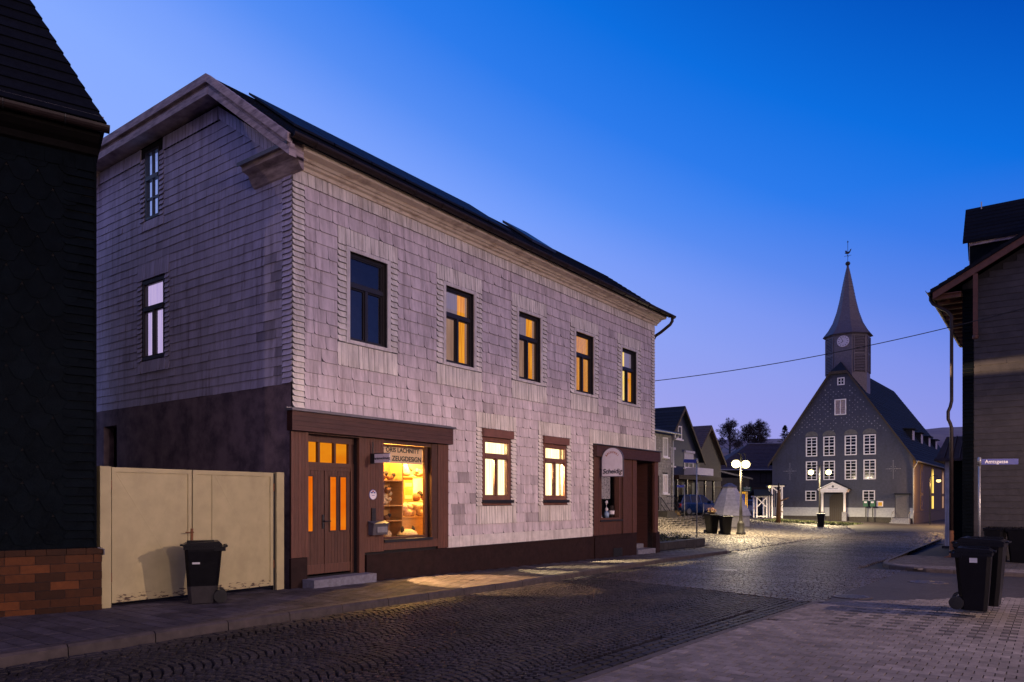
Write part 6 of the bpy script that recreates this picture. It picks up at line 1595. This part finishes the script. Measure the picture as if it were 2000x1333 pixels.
t = thing('tiled_house', 'wide house with a big brown tiled roof behind the square lamp', 'house', (23.6, 85, 0), 0)
mb = MB(); mb.box(0, 12, 0, 9, -.8, 5.1); mb.build('wall', M['house_brown'], t)
mb = MB(); E_ = [Vector((-.4,-.5,5.05)), Vector((12.5,-.5,5.05)), Vector((12.5,9.5,5.05)), Vector((-.4,9.5,5.05))]; Rg = [Vector((5.2,4.5,8.35)), Vector((12.5,4.5,8.35))]
rowsface(E_[0], E_[1], Rg[1], Rg[0], 18); rowsface(E_[3], E_[2], Rg[1], Rg[0], 18); rowsface(E_[3], E_[0], Rg[0]+Vector((0,-.01,0)), Rg[0]+Vector((0,.01,0)), 18)
rf = mb.build('roof', M['tile_brown'], t)
mb = MB(); mb.tube([Rg[0]+Vector((0,0,.03)), Rg[1]+Vector((0,0,.03))], .09, 8); mb.build('ridge_cap', M['zinc'], rf)
mb = MB(); mb.tube([(-.4,-.6,5.0),(12.4,-.6,5.0)], .1, 8); mb.build('gutter', M['steel'], t)
simple_win(t, fr, (5.1, 6.5, 3.45, 4.75), m=M['oak'], pane=M['curt_dim'], sill=False); simple_win(t, fr, (2.4, 3.4, 1.0, 2.2), m=M['oak'], sill=False)
mb = MB(); mb.mbox(fr, 4.2, 9.5, 2.2, 3.0, .0, .06); mb.build('wall_band', M['church_wood'], t)
t = thing('outbuilding', 'low outbuilding with a lean-to roof left of the tiled house', 'outbuilding', (22.0, 78, 0), 0)
mb = MB(); mb.prism([(0,0,-.5),(0,6,-.5),(0,6,3.9),(0,0,3.9)], (3.2,0,0)); mb.build('wall', M['house_brown'], t)
mb = MB(); mb.box8([(-.3,-.3,4.6),(3.5,-.3,3.7),(3.5,6.3,3.7),(-.3,6.3,4.6),(-.3,-.3,4.75),(3.5,-.3,3.85),(3.5,6.3,3.85),(-.3,6.3,4.75)]); mb.build('roof', M['zinc'], t)
simple_win(t, fr, (1.5, 2.7, 2.4, 3.4), m=M['oak'], sill=False)
# grass strip before the church, on the square's far side
mb = MB()
for k in range(2600):
    u = random.uniform(52, 60); w = random.uniform(-9, -1.5) 
    p = Vector(uw(u, w, float(terr(u, w))+.0)); h = random.uniform(.05,.14); a = random.uniform(0,6.28); s = random.uniform(.03,.07)
    mb.face([p+Vector((math.cos(a)*s, math.sin(a)*s, 0)), p-Vector((math.cos(a)*s, math.sin(a)*s, 0)), p+Vector((random.uniform(-.05,.05), random.uniform(-.05,.05), h))])
tag(mb.build('grass', M['grass']), kind='stuff')
sheet('lawn', np.arange(52, 60.5, .5), np.arange(-9.5, -1, .5), .018, M['grass'])

# ------------------------------------------------------------------ hill and its trees
def hill_z(X, Y):
    px = HX + F_PX*X/Y
    el = np.interp(px, [-500, 900, 1380, 1560, 1840, 2600], [.05, .07, .0772, .0785, .094, .10])
    return -.7 + (el*300+2.2)*sstep(100, 300, Y) + .5*math.sin(X*.07+Y*.05) - .25*max(0, Y-300)*.08
mb = MB(); ys = list(range(98, 300, 7))+list(range(300, 520, 20)); xs = list(range(-160, 330, 8)); n0 = 0
for Y in ys:
    for X in xs: mb.v.append((X, Y, float(hill_z(X, Y))))
for i in range(len(ys)-1):
    for j in range(len(xs)-1): a = i*len(xs)+j; mb.f.append((a, a+1, a+1+len(xs), a+len(xs))); mb.t.append(1)
tag(mb.build('hill', M['hill'], smooth=True), kind='structure')
def bare_tree(name, label, X, Y, H, seed, spread=1.0):
    rs = random.Random(seed); z = float(hill_z(X, Y))
    t = thing(name, label, 'tree', (X, Y, z), 0, 'bare trees on the hill crest')
    tr = MB(); tr.tube([(0,0,-.5),(.1,0,H*.25),(.0,.1,H*.58)], [.30,.22,.10], 7); tr.build('trunk', M['bark'], t)
    mb = MB()
    def br(p, d, l, r, dep):
        q = p + d*l; m = p.lerp(q, .5) + Vector((rs.uniform(-1,1),rs.uniform(-1,1),rs.uniform(-.3,.6)))*l*.07
        mb.tube([p, m, q], [max(r, .016), max(r*.8, .014), max(r*.6, .012)], 3, cap=False)
        if dep == 0: return
        n = 5 if dep > 1 else 6
        for k in range(n):
            f = rs.uniform(.35, 1.0); b = p.lerp(q, f)
            v = Vector((rs.gauss(0,1), rs.gauss(0,1), rs.gauss(.25,.8))).normalized()
            br(b, (d*.75+v*.75).normalized(), l*rs.uniform(.5,.72), r*.5, dep-1)
    for k in range(15):
        a = k*2.4+rs.uniform(-.3,.3); f = .05+.5*k/15; p = Vector((.05,.03,H*f))
        br(p, Vector((math.cos(a)*spread*(1-.4*k/9), math.sin(a)*spread*(1-.4*k/9), rs.uniform(.35,.8)+1.2*k/15)).normalized(), H*rs.uniform(.22,.29), .08, 4)
    mb.build('crown', M['bark'], t); return t
def hx(px, Y): return (px-HX)/F_PX*Y
bare_tree('bare_tree', 'pointed bare tree on the hill crest right of the navy gable', hx(1425, 215), 215, 10.6, 3, .9)
bare_tree('bare_tree', 'broad bare tree in the middle of the hill crest', hx(1462, 222), 222, 9.4, 5, 1.2)
bare_tree('bare_tree', 'broad bare tree on the hill crest nearest the fir', hx(1485, 224), 224, 10.0, 9, 1.2)
X, Y = hx(1533, 235), 235; z = float(hill_z(X, Y))
t = thing('fir_tree', 'dark fir on the hill crest beside the church gable', 'tree', (X, Y, z), 0)
mb = MB(); mb.tube([(0,0,-.5),(0,0,7.2)], [.22,.04], 7); mb.build('trunk', M['bark'], t)
mb = MB()
for k in range(300):
    f = random.random()**.8; zz = 1.0+6.2*f; r_ = (2.5*(1-f)**.75+.2)*random.uniform(.5,1.1); a = random.uniform(0,6.28)
    p = Vector((0,0,zz)); q = Vector((math.cos(a)*r_, math.sin(a)*r_, zz-.1+r_*.12)); n_ = Vector((-math.sin(a), math.cos(a), 0))
    for s in range(6):
        g0 = p.lerp(q, .25+.75*s/6); sz = .20*(1.2-.1*s); mb.face([g0+n_*sz+Vector((0,0,random.uniform(-.15,.1))), g0+(q-p).normalized()*.35+Vector((0,0,-.1)), g0-n_*sz+Vector((0,0,random.uniform(-.15,.1)))])
mb.build('crown', M['fir'], t)

# ------------------------------------------------------------------ cable across the street
a = Vector(uw(15.62, -.1, 5.86)); b = Vector((CR[0]+2.9*N[0]-.06*D[0], CR[1]+2.9*N[1]-.06*D[1], 7.93))
mb = MB(); mb.tube([a.lerp(b, k/24)-Vector((0,0,.30*4*(k/24)*(1-k/24))) for k in range(25)], .014, 5); cb = mb.build('overhead_cable', M['cable']); tag(cb, 'thin black cable strung across the street to the brown gable', 'cable')
mb = MB(); mb.box(-.05,.05,-.05,.05,-.05,.05); h = mb.build('wall_hook', M['metal_dark'], cb); h.location = a

# ------------------------------------------------------------------ sky
w = bpy.data.worlds.new('World'); SC.world = w; w.use_nodes = True; nt = w.node_tree; nt.nodes.clear(); L = nt.links.new; nd = nt.nodes.new
out = nd('ShaderNodeOutputWorld'); bg = nd('ShaderNodeBackground'); L(bg.outputs[0], out.inputs[0]); bg.inputs[1].default_value = 1.0
tc = nd('ShaderNodeTexCoord'); sp = nd('ShaderNodeSeparateXYZ'); L(tc.outputs['Generated'], sp.inputs[0])
def math_(op, a, b=None, clamp=False):
    m = nd('ShaderNodeMath'); m.operation = op; m.use_clamp = clamp
    for i, x in enumerate((a, b)):
        if x is None: continue
        if isinstance(x, (int, float)): m.inputs[i].default_value = x
        else: L(x, m.inputs[i])
    return m.outputs[0]
def s2l(c): return tuple(((v/255+.055)/1.055)**2.4 if v > 10 else v/255/12.92 for v in c)
tt = math_('ADD', sp.outputs['Z'], math_('MULTIPLY', sp.outputs['X'], .42))
fac = math_('DIVIDE', math_('ADD', tt, .6), 1.6, True)
cr = nd('ShaderNodeValToRGB'); L(fac, cr.inputs[0]); e = cr.color_ramp.elements
stops = [(-.5,(170,185,255)),(.10,(150,178,255)),(.30,(133,170,255)),(.36,(118,159,252)),(.42,(84,141,244)),(.50,(44,123,236)),(.586,(10,110,224)),(.70,(0,80,188)),(1.0,(0,50,130))]
for i, (q, c) in enumerate(stops):
    p = (q+.6)/1.6
    el = e[i] if i < 2 else e.new(p)
    el.position = p; el.color = (*s2l(c), 1)
hz = math_('POWER', math_('SUBTRACT', 1.0, math_('DIVIDE', sp.outputs['Z'], .36), True), 1.05)
mx = nd('ShaderNodeMix'); mx.data_type = 'RGBA'; L(math_('MULTIPLY', hz, .9), mx.inputs['Factor']); L(cr.outputs[0], mx.inputs['A'])
cr2 = nd('ShaderNodeValToRGB'); L(fac, cr2.inputs[0]); e2 = cr2.color_ramp.elements
e2[0].position = .42; e2[0].color = (*s2l((190,170,232)), 1); e2[1].position = .68; e2[1].color = (*s2l((105,110,208)), 1)
L(cr2.outputs[0], mx.inputs['B'])
# behind the camera the evening sky is a pinkish grey-blue
bk = nd('ShaderNodeMix'); bk.data_type = 'RGBA'; bfac = math_('MULTIPLY', math_('SUBTRACT', 0.0, sp.outputs['Y']), 2.2, True); L(bfac, bk.inputs['Factor']); L(mx.outputs['Result'], bk.inputs['A'])
cr3 = nd('ShaderNodeValToRGB'); L(math_('ADD', math_('MULTIPLY', sp.outputs['X'], .5), .5), cr3.inputs[0]); e3 = cr3.color_ramp.elements
e3[0].position = .25; e3[0].color = (.21,.21,.56,1); e3[1].position = .7; e3[1].color = (.26,.19,.30,1); L(cr3.outputs[0], bk.inputs['B'])
lo = nd('ShaderNodeMix'); lo.data_type = 'RGBA'; L(math_('MULTIPLY', sp.outputs['Z'], -12.0, True), lo.inputs['Factor']); L(bk.outputs['Result'], lo.inputs['A']); lo.inputs['B'].default_value = (.02,.02,.03,1)
# unseen pink glow added low behind the camera, on the right, lighting the facade
gl = nd('ShaderNodeMix'); gl.data_type = 'RGBA'; gl.blend_type = 'ADD'
gv = nd('ShaderNodeVectorMath'); gv.operation = 'DOT_PRODUCT'; L(tc.outputs['Generated'], gv.inputs[0]); gv.inputs[1].default_value = (.72,-.68,.12)
L(math_('POWER', math_('MAXIMUM', gv.outputs['Value'], 0.0), 6.0), gl.inputs['Factor']); L(lo.outputs['Result'], gl.inputs['A']); gl.inputs['B'].default_value = (1.05,.76,.80,1)
lo = gl
sky = nd('ShaderNodeTexSky'); sky.sky_type = 'NISHITA'; sky.sun_disc = False; sky.sun_elevation = R(-4); sky.sun_rotation = R(300)
ad = nd('ShaderNodeMix'); ad.data_type = 'RGBA'; ad.blend_type = 'ADD'; ad.inputs['Factor'].default_value = .06; L(lo.outputs['Result'], ad.inputs['A']); L(sky.outputs[0], ad.inputs['B']); L(ad.outputs['Result'], bg.inputs[0])

# ------------------------------------------------------------------ lamps of the street outside the frame, plus an added fill
spot('street_or_fill_light', (16.0, 7.6, 6.35), 5600, (1, .68, .50), .10, 176, .12)
point('street_or_fill_light', (14.0, -8.0, 5.6), 3400, (1, .72, .56), .12)  # added fill lamp behind the camera that brightens the long facade
point('street_or_fill_light', (-11.5, -2.8, 6.0), 700, (1, .68, .50), .12)

# added spot at the upper window, imitating a reflected gleam on the gable
gs = Vector(uw(13.6, .05, 5.7)); gt_ = Vector(uw(19.9, 11.2, 5.97))
so = spot('added_gleam_spot', gs, 20000, (1, .66, .36), .05, 9, 1.0); so.rotation_euler = (gt_-gs).to_track_quat('-Z', 'Y').to_euler(); so.scale = (4.0, .32, 1)

# ------------------------------------------------------------------ camera
cam = bpy.data.cameras.new('Camera'); cam.lens = F_PX/2000*36; cam.sensor_width = 36; cam.sensor_fit = 'HORIZONTAL'
cam.shift_y = (HY-666.5)/2000; cam.clip_end = 2000; cam.clip_start = .1
co = bpy.data.objects.new('Camera', cam); COL.objects.link(co); co.location = (0,0,CAM_H); co.rotation_euler = (R(90),0,0); SC.camera = co
SC.view_settings.view_transform = 'Standard'; SC.view_settings.look = 'None'; SC.view_settings.exposure = 0; SC.view_settings.gamma = 1
SC.render.engine = 'CYCLES'; SC.cycles.use_denoising = True; SC.cycles.max_bounces = 6; SC.cycles.transparent_max_bounces = 12; SC.cycles.sample_clamp_indirect = 4
